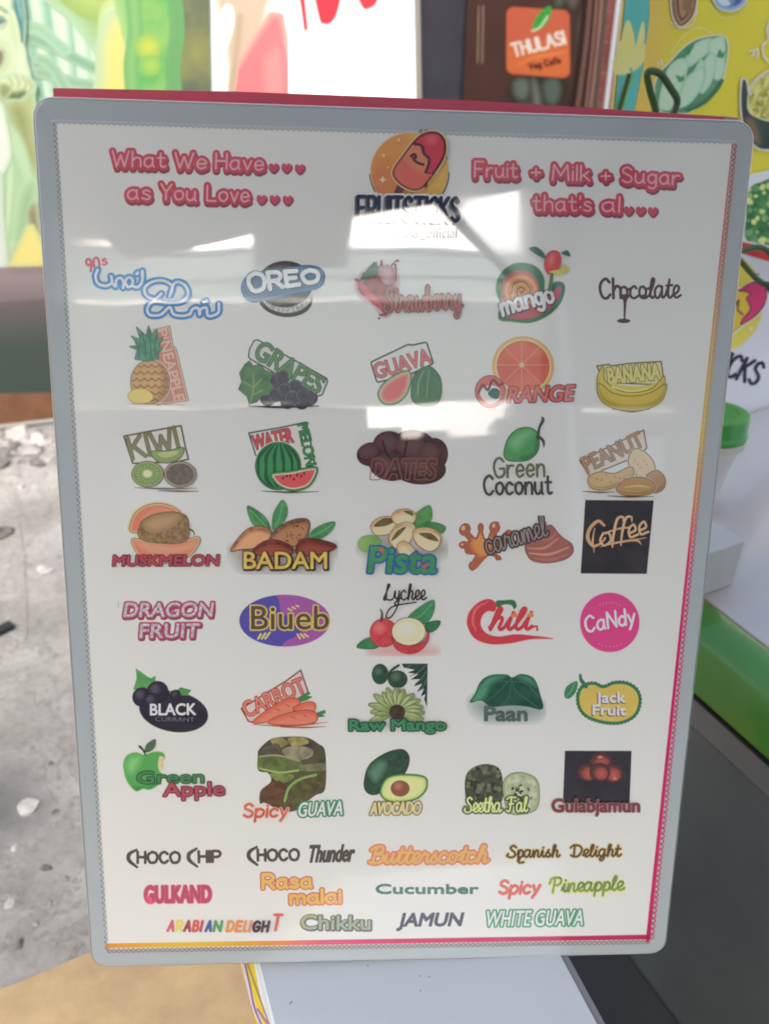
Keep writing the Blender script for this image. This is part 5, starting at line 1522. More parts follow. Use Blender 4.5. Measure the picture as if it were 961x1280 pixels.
def f(A):
    bx = PO(A, q, 202, 210, 330, 150, 458, 88, 470, 160, 440, 190, 240, 270)
    A.put(bx - .8, k((112, 86, 62))); A.put(bx + .8, k((206, 192, 172)))
    t = T(A, q, 'PEANUT', 232, 258, 462, 150, 62, 2); A.put(t - .6, k((96, 70, 48))); A.put(t, k((168, 132, 96)))
    for p, c in (([396, 210, 420, 165, 460, 176, 495, 215, 500, 260, 470, 290, 420, 260], (206, 184, 140)), ([470, 270, 510, 250, 540, 280, 536, 320, 500, 338, 470, 310], (176, 138, 98)),
                 ([236, 280, 280, 256, 340, 262, 400, 236, 416, 252, 400, 290, 350, 310, 300, 326, 250, 318], (196, 164, 104)), ([350, 316, 390, 284, 450, 278, 494, 298, 498, 330, 460, 346, 390, 348, 356, 336], (180, 140, 84))):
        F = A.blob(*q(*p)); A.put(F - 1.6, k((206, 196, 176))); A.put(F - .9, k((88, 64, 44))); A.put(F, k(c)); shade(A, I_(F + 1.5, sh(F, -1, -4) * -1 + 1), c, tuple(int(v * .78) for v in c), 2)
    A.put(U(*[EL(A, q, 270 + i * 18, 282 - (i % 3) * 8 + (i % 2) * 14, 3) for i in range(8)]), k((128, 96, 62))); A.put(U(*[EL(A, q, 420 + i * 12, 210 + (i % 3) * 14, 2.6) for i in range(5)]), k((140, 110, 78)))
    A.put(ST(A, q, [376, 316, 430, 310, 480, 316], 5, taper=[.3, 1, .3]), k((204, 176, 122)))
    for p in ([210, 332, 280, 336, 340, 334], [310, 350, 400, 354, 496, 352]): A.put(ST(A, q, p, 3.5, taper=[.3, 1, .3]), k((104, 78, 56)))
art((720, 534, 836, 624), 'peanuts in their shells under slanted lettering', f)

# ---- row 4
q = Q(120, 510, S3)
def f(A):
    o = BL(A, q, 150, 500, 146, 440, 180, 400, 240, 380, 300, 390, 340, 420, 330, 470)
    A.put(o - 2, k((214, 190, 130))); A.put(o, k((110, 92, 56))); A.put(o + 1, k((206, 188, 130))); A.put(o + 2.4, k((214, 120, 90)))
    A.put(BL(A, q, 180, 450, 220, 410, 290, 405, 320, 440, 250, 450), k((220, 138, 104)))
    w = BL(A, q, 146, 524, 240, 540, 330, 536, 412, 516, 404, 560, 360, 600, 260, 622, 180, 596)
    A.put(w - 1, k((120, 104, 62))); A.put(w, k((196, 190, 120))); A.put(w + 1.4, k((222, 118, 82))); shade(A, I_(w + 2, BL(A, q, 160, 530, 300, 550, 404, 526, 380, 570, 240, 590)), (222, 118, 82), (226, 144, 108), 4, 3)
    m = BL(A, q, 172, 490, 190, 450, 240, 425, 310, 416, 362, 432, 374, 480, 368, 524, 330, 540, 230, 538, 178, 520)
    A.put(m - .7, k((104, 84, 56))); A.put(m, k((158, 128, 84), (126, 98, 62), scale=300)); shade(A, I_(m + 1, BL(A, q, 200, 460, 260, 430, 330, 430, 300, 470, 230, 490)), (150, 120, 80), (176, 146, 100), 5, 3)
    A.put(ST(A, q, [376, 484, 392, 494, 394, 512], 4, taper=[1, .6, .2]), k((70, 92, 56)))
    t = T(A, q, 'MUSKMELON', 70, 630, 490, 628, 40, 2, shear=.1)
    A.put(t - 1.1, k((92, 50, 52))); A.put(t, k((178, 66, 78)))
art((138, 622, 278, 712), 'round netted melon with an orange cut wedge and red lettering', f)
def leaf_(A, q, p, c1=(58, 124, 70), c2=(78, 150, 84)):
    F = BL(A, q, *p); A.put(F - .5, k((40, 76, 48))); A.put(F, k(c1, c2, scale=120)); return F
def f(A):
    shade(A, BL(A, q, 545, 565, 640, 570, 760, 560, 900, 560, 965, 560, 930, 600, 900, 650, 720, 655, 590, 645, 560, 610), (204, 207, 202), (166, 158, 148), 10, 5)
    leaf_(A, q, [606, 394, 640, 406, 680, 440, 698, 484, 660, 482, 624, 456]); leaf_(A, q, [748, 368, 766, 400, 760, 440, 730, 480, 708, 482, 710, 430, 726, 394]); leaf_(A, q, [956, 456, 940, 492, 900, 520, 852, 518, 870, 488, 912, 464])
    for p in ([618, 406, 650, 440, 690, 482], [748, 376, 738, 430, 716, 478], [950, 460, 910, 490, 862, 514]): A.put(ST(A, q, p, 1.6), k((120, 170, 116)))
    for p, c, d in (([702, 510, 740, 470, 800, 444, 850, 446, 852, 490, 820, 540, 760, 560, 716, 544], (150, 104, 66), (112, 74, 46)), ([540, 570, 570, 520, 610, 482, 660, 472, 700, 490, 690, 530, 640, 560, 580, 566], (186, 128, 84), (140, 92, 58)),
                    ([628, 568, 680, 530, 740, 530, 790, 560, 770, 590, 660, 590], (132, 62, 44), (96, 44, 34)), ([800, 560, 830, 522, 900, 526, 962, 548, 930, 574, 860, 590, 810, 586], (124, 56, 42), (90, 40, 32))):
        F = A.blob(*q(*p)); A.put(F - .6, k((74, 46, 34))); A.put(F, k(c, d, scale=150)); shade(A, I_(F + 1.2, sh(F, 0, 5) * 1 + 2.5), c, tuple(min(255, int(v * 1.22)) for v in c), 3)
    A.put(U(*[EL(A, q, random.uniform(745, 835), random.uniform(465, 530), 3) for _ in range(26)]), k((96, 62, 40)))
    t = T(A, q, 'BADAM', 594, 640, 924, 640, 66, 1.5)
    A.put(sh(t - 1.6, .8, 1), k((62, 48, 36))); A.put(t - 1.4, k((76, 56, 38))); A.put(t, k((226, 190, 70), (206, 160, 60), scale=60))
art((284, 618, 422, 718), 'brown almonds with green leaves and yellow lettering', f)
q = Q(420, 510, S3)
def f(A):
    shade(A, BL(A, q, 90, 560, 200, 500, 330, 560, 430, 540, 420, 590, 200, 600), (204, 207, 202), (164, 160, 150), 8, 4)
    leaf_(A, q, [374, 390, 382, 440, 352, 472, 306, 478, 306, 440, 334, 410], (66, 128, 60), (88, 150, 76)); leaf_(A, q, [330, 476, 380, 456, 436, 474, 420, 500, 370, 490], (60, 120, 56), (80, 140, 70))
    g_ = BL(A, q, 88, 545, 104, 516, 150, 510, 180, 530, 160, 562, 110, 572); A.put(g_ - .5, k((86, 120, 56))); A.put(g_, k((132, 176, 80), (108, 156, 66), scale=60))
    for p, o in (([138, 470, 170, 440, 220, 434, 250, 460, 220, 500, 160, 508], [150, 472, 190, 440, 240, 446, 200, 470]), ([222, 440, 240, 410, 290, 404, 320, 430, 300, 464, 250, 468], [270, 412, 300, 412, 306, 430]),
                 ([210, 520, 240, 470, 290, 456, 316, 480, 290, 540, 240, 560], [220, 530, 244, 490, 280, 474, 250, 510]), ([308, 490, 360, 476, 414, 500, 410, 550, 370, 572, 320, 540], [330, 500, 380, 500, 408, 530, 370, 524]), ([244, 550, 270, 530, 310, 560, 330, 590, 260, 590], [0, 0, 1, 1, 2, 0])):
        F = A.blob(*q(*p)); A.put(F - .6, k((110, 84, 56))); A.put(F, k((206, 176, 124), (180, 146, 94), scale=120)); shade(A, I_(F + 1, sh(F, 0, 4) + 2), (200, 170, 120), (222, 198, 152), 3)
        if o[0]: A.put(I_(A.blob(*q(*o)), F + .6), k((122, 62, 46), (96, 110, 52), scale=160))
    t = T(A, q, 'Pista', 128, 654, 396, 656, 100, 3.5, shear=.12)
    A.put(t - 2, k((46, 108, 160))); A.put(t - 1.2, k((40, 100, 150))); A.put(t + .3, k((70, 146, 84), (60, 136, 76), scale=60))
    A.put(I_(t + .4, EL(A, q, 352, 622, 16, 14)), k((206, 74, 70)))
    A.put(I_(t - 1.2, EL(A, q, 182, 566, 9)), k((206, 90, 80)))
art((444, 628, 560, 722), 'open pistachios with leaves and green lettering edged in blue', f)
def f(A):
    sp = BL(A, q, 520, 540, 560, 520, 580, 470, 592, 520, 620, 530, 634, 470, 650, 462, 640, 530, 690, 500, 660, 560, 640, 580, 660, 606, 610, 590, 560, 640, 540, 645, 560, 590, 520, 580)
    dr = U(EL(A, q, 515, 486, 20, 24, 30), EL(A, q, 510, 548, 17, 13), EL(A, q, 634, 478, 20, 22), EL(A, q, 578, 478, 10, 16), EL(A, q, 536, 576, 8), EL(A, q, 544, 632, 12, 16), EL(A, q, 648, 600, 10, 8), ST(A, q, [520, 500, 550, 530, 590, 545], 11), ST(A, q, [514, 550, 560, 552], 7), ST(A, q, [548, 628, 590, 560], 10), ST(A, q, [636, 480, 610, 545], 11), ST(A, q, [690, 500, 630, 560], 11))
    F = U(sp, dr); A.put(F - .7, k((108, 58, 40))); A.put(F, k((178, 92, 56))); shade(A, I_(F + 1.6, BL(A, q, 540, 540, 580, 500, 620, 520, 610, 580, 570, 590)), (178, 92, 56), (224, 140, 60), 4, 4)
    A.put(U(EL(A, q, 508, 480, 8, 10), EL(A, q, 504, 546, 6, 4), EL(A, q, 630, 470, 6, 8)), k((226, 170, 130)))
    body = BL(A, q, 756, 560, 770, 530, 810, 512, 836, 480, 860, 470, 886, 500, 906, 520, 942, 546, 944, 580, 910, 606, 840, 618, 780, 606)
    A.put(body - .8, k((96, 62, 54))); A.put(body, k((160, 96, 84)))
    for p, c in (([766, 560, 830, 560, 890, 520], (196, 130, 104)), ([772, 580, 850, 585, 930, 556], (206, 140, 112)), ([790, 602, 860, 606, 925, 584], (182, 110, 92)), ([820, 530, 860, 520, 880, 496], (182, 110, 96))): A.put(I_(ST(A, q, p, 6, taper=[.4, 1, .4]), body + .6), k(c))
    A.put(ST(A, q, [836, 496, 832, 460, 824, 450], 9, taper=[1, .8, .4]), k((110, 90, 86)))
    t = PN(A, q, 'caramel', 608, 584, 850, 508, 84, 3.6, font=SCRIPT)
    A.put(t - 1.8, k((74, 64, 62))); A.put(t + .3, k((150, 134, 124)))
art((568, 644, 720, 716), 'caramel splash and swirl with grey script', f)
q = Q(661, 510, S3)
def f(A):
    b = PO(A, q, 224, 368, 498, 370, 470, 664, 206, 662)
    A.put(b, k((62, 56, 58), (52, 48, 51), scale=40))
    c = k((206, 160, 106)); c2 = k((214, 174, 124))
    A.put(ST(A, q, [300, 470, 276, 452, 244, 480, 234, 520, 256, 552, 288, 540, 304, 520], 6, taper=[.8, 1, 1.1, 1.2, 1, .6, .6]), c); A.put(ST(A, q, [262, 480, 254, 530, 260, 578], 4, taper=[.4, 1, .3]), c)
    A.put(ST(A, q, [296, 500, 284, 530, 300, 550, 326, 530, 318, 500, 298, 502], 4.5), c2)
    for d in (0, 34): A.put(ST(A, q, [332 + d, 556 - d * .2, 338 + d, 500 - d * .2, 352 + d, 444 - d * .1, 374 + d, 436, 376 + d, 452], 5, taper=[.6, 1, 1, .8, .5]), c2)
    A.put(ST(A, q, [318, 494, 360, 482, 396, 478], 3.6), c)
    for d in (0, 42): A.put(ST(A, q, [398 + d, 502 - d * .28, 424 + d, 488 - d * .28, 416 + d, 466 - d * .28, 398 + d, 486 - d * .28, 404 + d, 516 - d * .28, 434 + d, 506 - d * .28], 4.5), c2)
    A.put(ST(A, q, [280, 556, 340, 540, 400, 530, 470, 518], 4, taper=[.2, 1, 1, .2]), c)
    A.put(ST(A, q, [400, 532, 432, 530, 448, 546], 5, taper=[.3, 1, .2]), c)
art((722, 622, 820, 722), 'dark square with tan script', f)

# ---- row 5
q = Q(120, 720, S3)
def f(A):
    t = U(T(A, q, 'DRAGON', 112, 162, 464, 160, 54, 2, shear=.16), T(A, q, 'FRUIT', 176, 246, 412, 244, 54, 2, shear=.1))
    A.put(sh(t - 2.4, .8, 1.4), k((130, 64, 74))); A.put(t - 2.0, k((188, 72, 100))); A.put(t - .7, k((140, 60, 80))); A.put(t + .1, k((206, 196, 200), (170, 150, 160), scale=420, w=.1))
art((148, 744, 270, 806), 'two lines of speckled white lettering edged in dark pink', f)
def f(A):
    d = EL(A, q, 756, 178, 182, 104)
    A.put(d, k((86, 78, 160))); A.put(I_(d, BL(A, q, 740, 40, 1000, 40, 1000, 320, 760, 320, 752, 270, 800, 240, 836, 200, 790, 170, 746, 150, 736, 110)), k((160, 84, 158)))
    L = [ST(A, q, [660 + i * 18, 232 - i * 3, 650 + i * 14, 250], 4, 0) for i in range(3)] + [ST(A, q, [806 + i * 14, 232, 818 + i * 16, 250 - i * 4], 3.4, 0) for i in range(3)] + [ST(A, q, [770 + i * 16, 130 - i * 6, 784 + i * 14, 138 - i * 8], 3, 0) for i in range(3)]
    A.put(U(*L), k((222, 196, 80)))
    t = I_(T(A, q, 'Biueb', 622, 212, 932, 212, 92, 1), d - 1)
    A.put(I_(t - 1.7, d), k((226, 184, 60))); A.put(t, k((92, 76, 62)))
art((296, 738, 416, 812), 'purple oval with dark yellow edged lettering', f)
q = Q(420, 720, S3)
def f(A):
    shade(A, BL(A, q, 140, 300, 240, 280, 380, 290, 390, 306, 280, 318, 170, 312), (204, 207, 202), (212, 150, 140), 8, 4)
    leaf_(A, q, [390, 96, 386, 150, 356, 190, 310, 180, 286, 168, 330, 126], (52, 124, 74), (66, 140, 88)); leaf_(A, q, [416, 180, 400, 212, 366, 224, 356, 196, 380, 182], (44, 104, 64), (58, 124, 76)); leaf_(A, q, [84, 284, 110, 254, 150, 244, 176, 270, 150, 290], (52, 120, 70), (66, 136, 80))
    A.put(ST(A, q, [382, 108, 340, 156, 300, 172], 1.4), k((110, 170, 120)))
    b = EL(A, q, 190, 226, 54, 56); A.put(b - .5, k((120, 40, 44))); A.put(b, k((206, 70, 72), (188, 54, 60), scale=200))
    shade(A, I_(b + 1, EL(A, q, 172, 206, 22)), (200, 66, 70), (222, 104, 100), 4)
    A.put(ST(A, q, [180, 178, 184, 150, 176, 130], 5, taper=[1, .8, .4]), k((96, 60, 48)))
    s = BL(A, q, 222, 240, 234, 260, 290, 280, 350, 260, 368, 220, 366, 260, 330, 300, 280, 308, 236, 284); A.put(s - .6, k((120, 40, 44))); A.put(s, k((206, 66, 68), (186, 50, 56), scale=160))
    w = EL(A, q, 290, 220, 66, 54); A.put(w - .8, k((150, 70, 56))); A.put(w, k((226, 208, 164))); shade(A, I_(w + 1, EL(A, q, 276, 206, 36, 28)), (226, 208, 164), (234, 222, 188), 5); A.put(I_(np.abs(EL(A, q, 284, 216, 50, 40)) - .3, w), k((206, 184, 138)))
    A.put(PN(A, q, 'Lychee', 190, 94, 360, 92, 62, 3.4, font=SCRIPT), k((66, 58, 54))); A.put(ST(A, q, [250, 96, 240, 130, 216, 164, 200, 158, 226, 120, 320, 102], 3), k((66, 58, 54)))
art((442, 728, 554, 820), 'red lychees with leaves under thin dark script', f)
def f(A):
    c = BL(A, q, 640, 110, 610, 92, 566, 108, 530, 150, 526, 200, 556, 250, 620, 272, 700, 268, 780, 252, 868, 250, 800, 240, 720, 232, 650, 242, 600, 228, 578, 196, 584, 160, 606, 140, 634, 140)
    A.put(c - .8, k((214, 170, 166))); A.put(c, k((202, 52, 62))); A.put(ST(A, q, [590, 206, 640, 236, 720, 230, 800, 236], 2.2), k((232, 214, 210)))
    A.put(I_(c + .8, ST(A, q, [610, 100, 560, 130, 546, 180, 560, 220], 6, taper=[.3, 1, 1, .3])), k((222, 92, 96)))
    A.put(BL(A, q, 640, 100, 668, 96, 710, 96, 722, 118, 712, 132, 700, 116, 670, 114, 646, 126), k((60, 112, 72)))
    A.put(PN(A, q, 'hili', 612, 214, 780, 212, 84, 7, font=SCRIPT, shear=.25), k((202, 52, 62))); A.put(ST(A, q, [770, 212, 800, 200, 804, 216], 4), k((202, 52, 62)))
    for x in (710, 776):
        A.put(BL(A, q, x - 10, 160, x - 12, 148, x - 2, 152, x, 136, x + 12, 150, x + 10, 164), k((226, 130, 66)))
art((580, 744, 694, 808), 'red chilli shaped like a letter with red script', f)
q = Q(661, 720, S3)
def f(A):
    d = EL(A, q, 322, 185, 118, 118); A.put(d - .6, k((222, 130, 168))); A.put(d, k((214, 58, 126)))
    A.put(PN(A, q, 'CaNdy', 228, 224, 424, 188, 62, 4.6, shear=.08), k((234, 214, 222)))
    for t_, a0, a1, rr_ in (('COTTON', -118, -62, 84), ('COTTON', 118, 62, 92)):
        x, y = q.p(322, 190); n = 7
        A.put(U(*[A.ell(x + rr_ / S3 * math.cos(R(a)), y + rr_ / S3 * math.sin(R(a)), .8) for a in np.linspace(a0, a1, n)]), k((226, 130, 170)))
art((720, 736, 802, 818), 'bright pink disc with white hand lettering', f)

# ---- row 6
q = Q(120, 720, S3)
def f(A):
    d = EL(A, q, 312, 542, 138, 80, 10); A.put(d - .6, k((120, 112, 116))); A.put(d, k((62, 56, 66), (54, 50, 58), scale=30))
    A.put(PO(A, q, 160, 368, 184, 384, 210, 404, 222, 408, 240, 398, 238, 440, 200, 452, 180, 448, 150, 456, 164, 410), k((76, 146, 72), (90, 160, 80), scale=120))
    A.put(PO(A, q, 290, 456, 318, 462, 340, 444, 384, 456, 366, 478, 330, 476, 300, 474), k((78, 140, 76)))
    for x, y, r in ((186, 484, 38), (248, 462, 42), (226, 500, 32), (320, 474, 20)):
        o = EL(A, q, x, y, r); A.put(o - .4, k((40, 36, 42))); A.put(o, k((56, 50, 60))); shade(A, I_(o + 1, EL(A, q, x - r * .25, y - r * .3, r * .45)), (56, 50, 60), (84, 78, 92), 3)
    t = T(A, q, 'BLACK', 220, 554, 402, 552, 44, 1.5); A.put(t, k((222, 222, 228)))
    A.put(I_(T(A, q, 'CURRANT', 240, 578, 396, 580, 17, 0)), k((112, 112, 126)))
art((162, 832, 264, 918), 'dark berries and leaves on a dark oval with white lettering', f)
def f(A):
    bx = PO(A, q, 582, 530, 640, 494, 760, 420, 820, 376, 850, 466, 800, 500, 640, 590, 610, 580)
    A.put(bx - .9, k((140, 70, 56))); A.put(bx + 1, k((206, 186, 176)))
    t = T(A, q, 'CARROT', 606, 566, 844, 462, 62, 1.5); A.put(t - .9, k((158, 66, 52))); A.put(t + .2, k((214, 120, 100)))
    A.put(U(PO(A, q, 808, 486, 852, 460, 860, 470, 846, 478, 868, 482, 846, 496, 820, 504), PO(A, q, 884, 546, 918, 534, 920, 548, 906, 552, 920, 562, 890, 564)), k((66, 130, 70)))
    for p in ([628, 586, 680, 540, 760, 494, 806, 490, 816, 516, 780, 548, 700, 580], [790, 530, 840, 504, 876, 508, 874, 536, 840, 550], [690, 586, 740, 556, 830, 536, 880, 546, 882, 578, 840, 592, 760, 594]):
        F = BL(A, q, *p); A.put(F - .8, k((140, 64, 48))); A.put(F, k((216, 96, 70))); shade(A, I_(F + 1, sh(F, 0, 3) + 1.5), (216, 96, 70), (226, 122, 92), 2)
    A.put(U(ST(A, q, [720, 530, 740, 536], 1.6), ST(A, q, [760, 512, 776, 520], 1.6), ST(A, q, [780, 560, 800, 568], 1.6), ST(A, q, [830, 552, 846, 562], 1.6)), k((170, 70, 52)))
    for p in ([630, 592, 780, 598, 930, 582], [740, 602, 830, 604, 920, 600]): A.put(ST(A, q, p, 3.2, taper=[.3, 1, .3]), k((170, 82, 62)))
art((298, 834, 416, 912), 'bunch of orange carrots under a slanted name board', f)
q = Q(420, 720, S3)
def f(A):
    sq = PO(A, q, 262, 350, 366, 350, 364, 524, 352, 492, 358, 472, 338, 482, 352, 450, 322, 464, 345, 430, 310, 442, 336, 412, 298, 414, 328, 392, 284, 386, 316, 375, 270, 366)
    A.put(sq, k((58, 80, 68), (44, 64, 54), scale=90))
    for p in ([360, 356, 330, 384, 296, 400], [362, 380, 340, 410, 316, 432], [362, 410, 350, 440, 330, 460], [300, 352, 286, 364]): A.put(ST(A, q, p, 1.6), k((96, 116, 102)))
    for x, y, rx, ry in ((176, 392, 32, 40), (246, 412, 38, 34)):
        o = EL(A, q, x, y, rx, ry); A.put(o - .4, k((34, 54, 42))); A.put(o, k((56, 84, 62), (48, 72, 54), scale=60)); shade(A, I_(o + 1, EL(A, q, x - 8, y - 12, rx * .4)), (56, 84, 62), (84, 112, 86), 3)
    A.put(ST(A, q, [204, 396, 226, 372, 250, 356], 5), k((58, 80, 60)))
    for i, a in enumerate(np.linspace(-200, 22, 13)):
        a += random.uniform(-5, 5); ln = random.uniform(.86, 1.08)
        ca, sa = math.cos(R(a)) * ln, math.sin(R(a)) * ln; x, y = 244, 540
        F = ST(A, q, [x + 34 * ca, y + 30 * sa, x + 72 * ca, y + 66 * sa, x + 108 * ca, y + 98 * sa], 15, taper=[.75, 1.1, .4]); A.put(F - .6, k((72, 92, 50)), gap=.00003); A.put(F, k((132, 152, 86)), gap=.00003)
        A.put(I_(F + .5, sh(F, -1.5, -1) + 2.2), k((168, 180, 118)), gap=.00003); A.put(ST(A, q, [x + 40 * ca, y + 34 * sa, x + 96 * ca, y + 88 * sa], 1.4, 0), k((100, 122, 66)), gap=.00003)
    A.put(EL(A, q, 244, 540, 32, 30), k((84, 66, 52), (62, 52, 42), scale=160))
    t = T(A, q, 'Raw Mango', 54, 612, 436, 610, 40, 2.5)
    A.put(t - 1.6, k((38, 74, 62))); A.put(t, k((62, 132, 86)))
art((432, 826, 560, 918), 'green fruit and a fan of raw mango slices over green lettering', f)
def f(A):
    shade(A, BL(A, q, 540, 500, 640, 490, 800, 510, 830, 540, 780, 572, 600, 572), (204, 207, 202), (150, 164, 156), 9, 4)
    for p in ([536, 504, 556, 470, 580, 420, 620, 396, 680, 394, 704, 406, 740, 392, 790, 410, 814, 470, 824, 530, 760, 520, 700, 516, 620, 520, 580, 496],):
        F = BL(A, q, *p); A.put(F - .5, k((60, 120, 90))); A.put(F, k((36, 74, 60), (48, 92, 72), scale=60)); 
        shade(A, I_(F + .8, BL(A, q, 536, 504, 580, 430, 620, 398, 680, 396, 620, 430, 590, 490)), (40, 84, 66), (74, 144, 102), 4); shade(A, I_(F + .8, BL(A, q, 720, 400, 770, 398, 806, 440, 780, 430)), (40, 84, 66), (72, 140, 100), 4)
    for p in ([700, 408, 660, 450, 600, 500], [700, 408, 720, 460, 800, 520], [690, 420, 640, 420, 580, 450], [706, 420, 760, 430, 808, 480], [700, 420, 690, 480, 660, 516]): A.put(ST(A, q, p, 1.5), k((70, 110, 90)))
    t = T(A, q, 'Paan', 594, 576, 762, 576, 56, 1.5); A.put(sh(t, .6, .6), k((80, 90, 84))); A.put(t - .6, k((88, 98, 90))); A.put(t + .4, k((96, 106, 100), (70, 100, 84), scale=80))
art((582, 836, 682, 906), 'dark betel leaves over grey lettering', f)
q = Q(661, 720, S3)
def f(A):
    b = BL(A, q, 196, 470, 218, 438, 258, 428, 296, 442, 340, 426, 390, 428, 430, 454, 444, 500, 424, 556, 370, 586, 300, 586, 230, 562, 198, 520)
    t = np.linspace(0, 1, 60); P = crom(q(196, 470, 218, 438, 258, 428, 296, 442, 340, 426, 390, 428, 430, 454, 444, 500, 424, 556, 370, 586, 300, 586, 230, 562, 198, 520), 8, True)
    L = np.r_[0, np.cumsum(np.hypot(*np.diff(P, axis=0).T))]; s_ = np.arange(0, L[-1], 4.6)
    bumps = A.segs(np.c_[np.interp(s_, L, P[:, 0]), np.interp(s_, L, P[:, 1])], np.c_[np.interp(s_, L, P[:, 0]) + .01, np.interp(s_, L, P[:, 1])], 2.5)
    A.put(U(b, bumps), k((50, 118, 78))); A.put(b + 2.2, k((212, 184, 76), (204, 176, 68), scale=30))
    A.put(ST(A, q, [226, 440, 208, 416, 204, 396], 8, taper=[1.2, .9, .7]), k((58, 110, 84)))
    lf = BL(A, q, 190, 422, 186, 460, 160, 488, 142, 480, 150, 444); A.put(lf - .5, k((46, 96, 66))); A.put(lf, k((60, 128, 84))); A.put(ST(A, q, [184, 428, 168, 456, 150, 482], 1.4), k((120, 172, 130)))
    t = U(T(A, q, 'Jack', 268, 506, 384, 504, 40, 1.4), T(A, q, 'Fruit', 254, 554, 386, 556, 38, 1.4))
    A.put(sh(t - .5, -.8, 1.0), k((116, 90, 92))); A.put(t, k((226, 220, 206)))
art((702, 838, 804, 910), 'yellow jackfruit shape with a bumpy green edge and white lettering', f)

# ---- row 7
q = Q(120, 910, S3)
def f(A):
    a = BL(A, q, 112, 150, 124, 112, 160, 98, 194, 108, 230, 96, 266, 98, 276, 120, 258, 134, 268, 150, 254, 170, 268, 190, 256, 220, 220, 244, 190, 242, 160, 250, 126, 210)
    A.put(a - 1, k((150, 190, 120))); A.put(a, k((76, 160, 72))); shade(A, I_(a + 1, BL(A, q, 124, 150, 140, 118, 180, 112, 170, 150, 140, 180)), (76, 160, 72), (120, 190, 108), 5, 4); shade(A, I_(a + 1, BL(A, q, 150, 240, 220, 240, 260, 200, 266, 240, 200, 260)), (76, 160, 72), (48, 118, 52), 5, 3)
    A.put(BL(A, q, 256, 112, 276, 118, 262, 134, 272, 150, 258, 170, 250, 150), k((214, 190, 130)))
    A.put(ST(A, q, [200, 106, 190, 86, 176, 72], 5, taper=[.6, .8, 1]), k((60, 70, 50))); lf = BL(A, q, 198, 92, 204, 66, 226, 48, 240, 46, 234, 76, 214, 92); A.put(lf - .4, k((46, 62, 46))); A.put(lf, k((78, 104, 76)))
    t = T(A, q, 'Green', 168, 220, 432, 216, 46, 1.8); A.put(t - 1.2, k((46, 92, 54))); A.put(t + .2, k((74, 128, 78)))
    t = T(A, q, 'Apple', 272, 270, 514, 266, 52, 1.8); A.put(t - 1.3, k((92, 48, 56))); A.put(t, k((172, 72, 84)))
art((148, 920, 286, 1004), 'bitten green apple with green and dark red lettering', f)
def f(A):
    b = BL(A, q, 648, 110, 654, 84, 700, 44, 760, 34, 840, 36, 890, 62, 918, 96, 918, 240, 880, 268, 850, 290, 800, 330, 740, 330, 680, 300, 656, 300, 660, 250, 700, 214, 690, 180, 650, 168)
    A.put(b, k((92, 84, 58), (70, 66, 52), scale=60))
    for p, c in (([700, 50, 740, 38, 770, 60, 730, 80], (150, 140, 76)), ([770, 40, 830, 36, 850, 60, 790, 72], (166, 156, 80)), ([650, 96, 720, 60, 740, 90, 690, 120], (96, 92, 76)), ([744, 88, 800, 70, 864, 84, 860, 116, 790, 126], (150, 140, 112)),
                 ([652, 112, 740, 112, 820, 130, 810, 168, 730, 176, 652, 162], (104, 120, 62)), ([816, 150, 918, 140, 918, 168, 820, 170], (120, 128, 84)), ([700, 180, 790, 186, 770, 214, 730, 216], (126, 140, 64)),
                 ([664, 290, 690, 226, 740, 210, 766, 250, 750, 300, 700, 320], (108, 74, 46)), ([756, 270, 800, 206, 860, 184, 918, 184, 880, 250, 800, 310, 760, 320], (98, 92, 52))):
        F = I_(BL(A, q, *p), b + .4); A.put(F, k(c, tuple(int(v * .8) for v in c), scale=140))
    A.put(I_(b + .4, ST(A, q, [756, 290, 774, 236, 820, 202, 880, 186], 5)), k((128, 160, 70))); A.put(I_(b + .4, ST(A, q, [655, 112, 730, 108, 816, 130], 3)), k((150, 150, 100))); A.put(I_(b + .4, ST(A, q, [656, 160, 735, 176, 810, 168], 4)), k((150, 170, 80)))
    t = PN(A, q, 'Spicy', 592, 354, 766, 352, 52, 4.4, shear=.12); A.put(t - .8, k((214, 168, 140))); A.put(t, k((206, 92, 62), (196, 72, 60), scale=60))
    t = T(A, q, 'GUAVA', 808, 352, 986, 344, 54, 1.5, shear=.2); A.put(t - 1.9, k((62, 136, 92))); A.put(t + .1, k((226, 232, 226)))
art((296, 914, 436, 1032), 'photo of seasoned guava pieces over lettering in orange and green', f)
q = Q(420, 910, 961 / 400)
def f(A):
    a = BL(A, q, 84, 160, 100, 110, 150, 74, 200, 64, 220, 90, 206, 136, 160, 180, 116, 200, 90, 190); A.put(a - .4, k((36, 52, 42))); A.put(a, k((54, 84, 62), (44, 70, 52), scale=200)); shade(A, I_(a + 1, BL(A, q, 100, 130, 130, 100, 150, 110, 120, 160)), (54, 84, 62), (84, 124, 92), 4)
    b = BL(A, q, 134, 180, 154, 148, 200, 138, 262, 144, 274, 168, 262, 196, 230, 216, 170, 222, 138, 206); A.put(b - .8, k((56, 84, 46))); A.put(b, k((96, 140, 66))); A.put(b + 1.8, k((178, 200, 98))); shade(A, b + 4, (178, 200, 98), (206, 214, 132), 3)
    s = EL(A, q, 192, 180, 27, 23); A.put(s - .6, k((110, 80, 50))); A.put(s, k((138, 80, 56))); shade(A, I_(s + 1, EL(A, q, 186, 172, 11)), (138, 80, 56), (170, 112, 84), 3)
    t = T(A, q, 'AVOCADO', 102, 258, 252, 256, 36, 2, shear=.15); A.put(t - 1.1, k((110, 98, 56))); A.put(t, k((206, 190, 128)))
art((450, 932, 540, 1022), 'halved avocado with a brown stone over pale lettering', f)
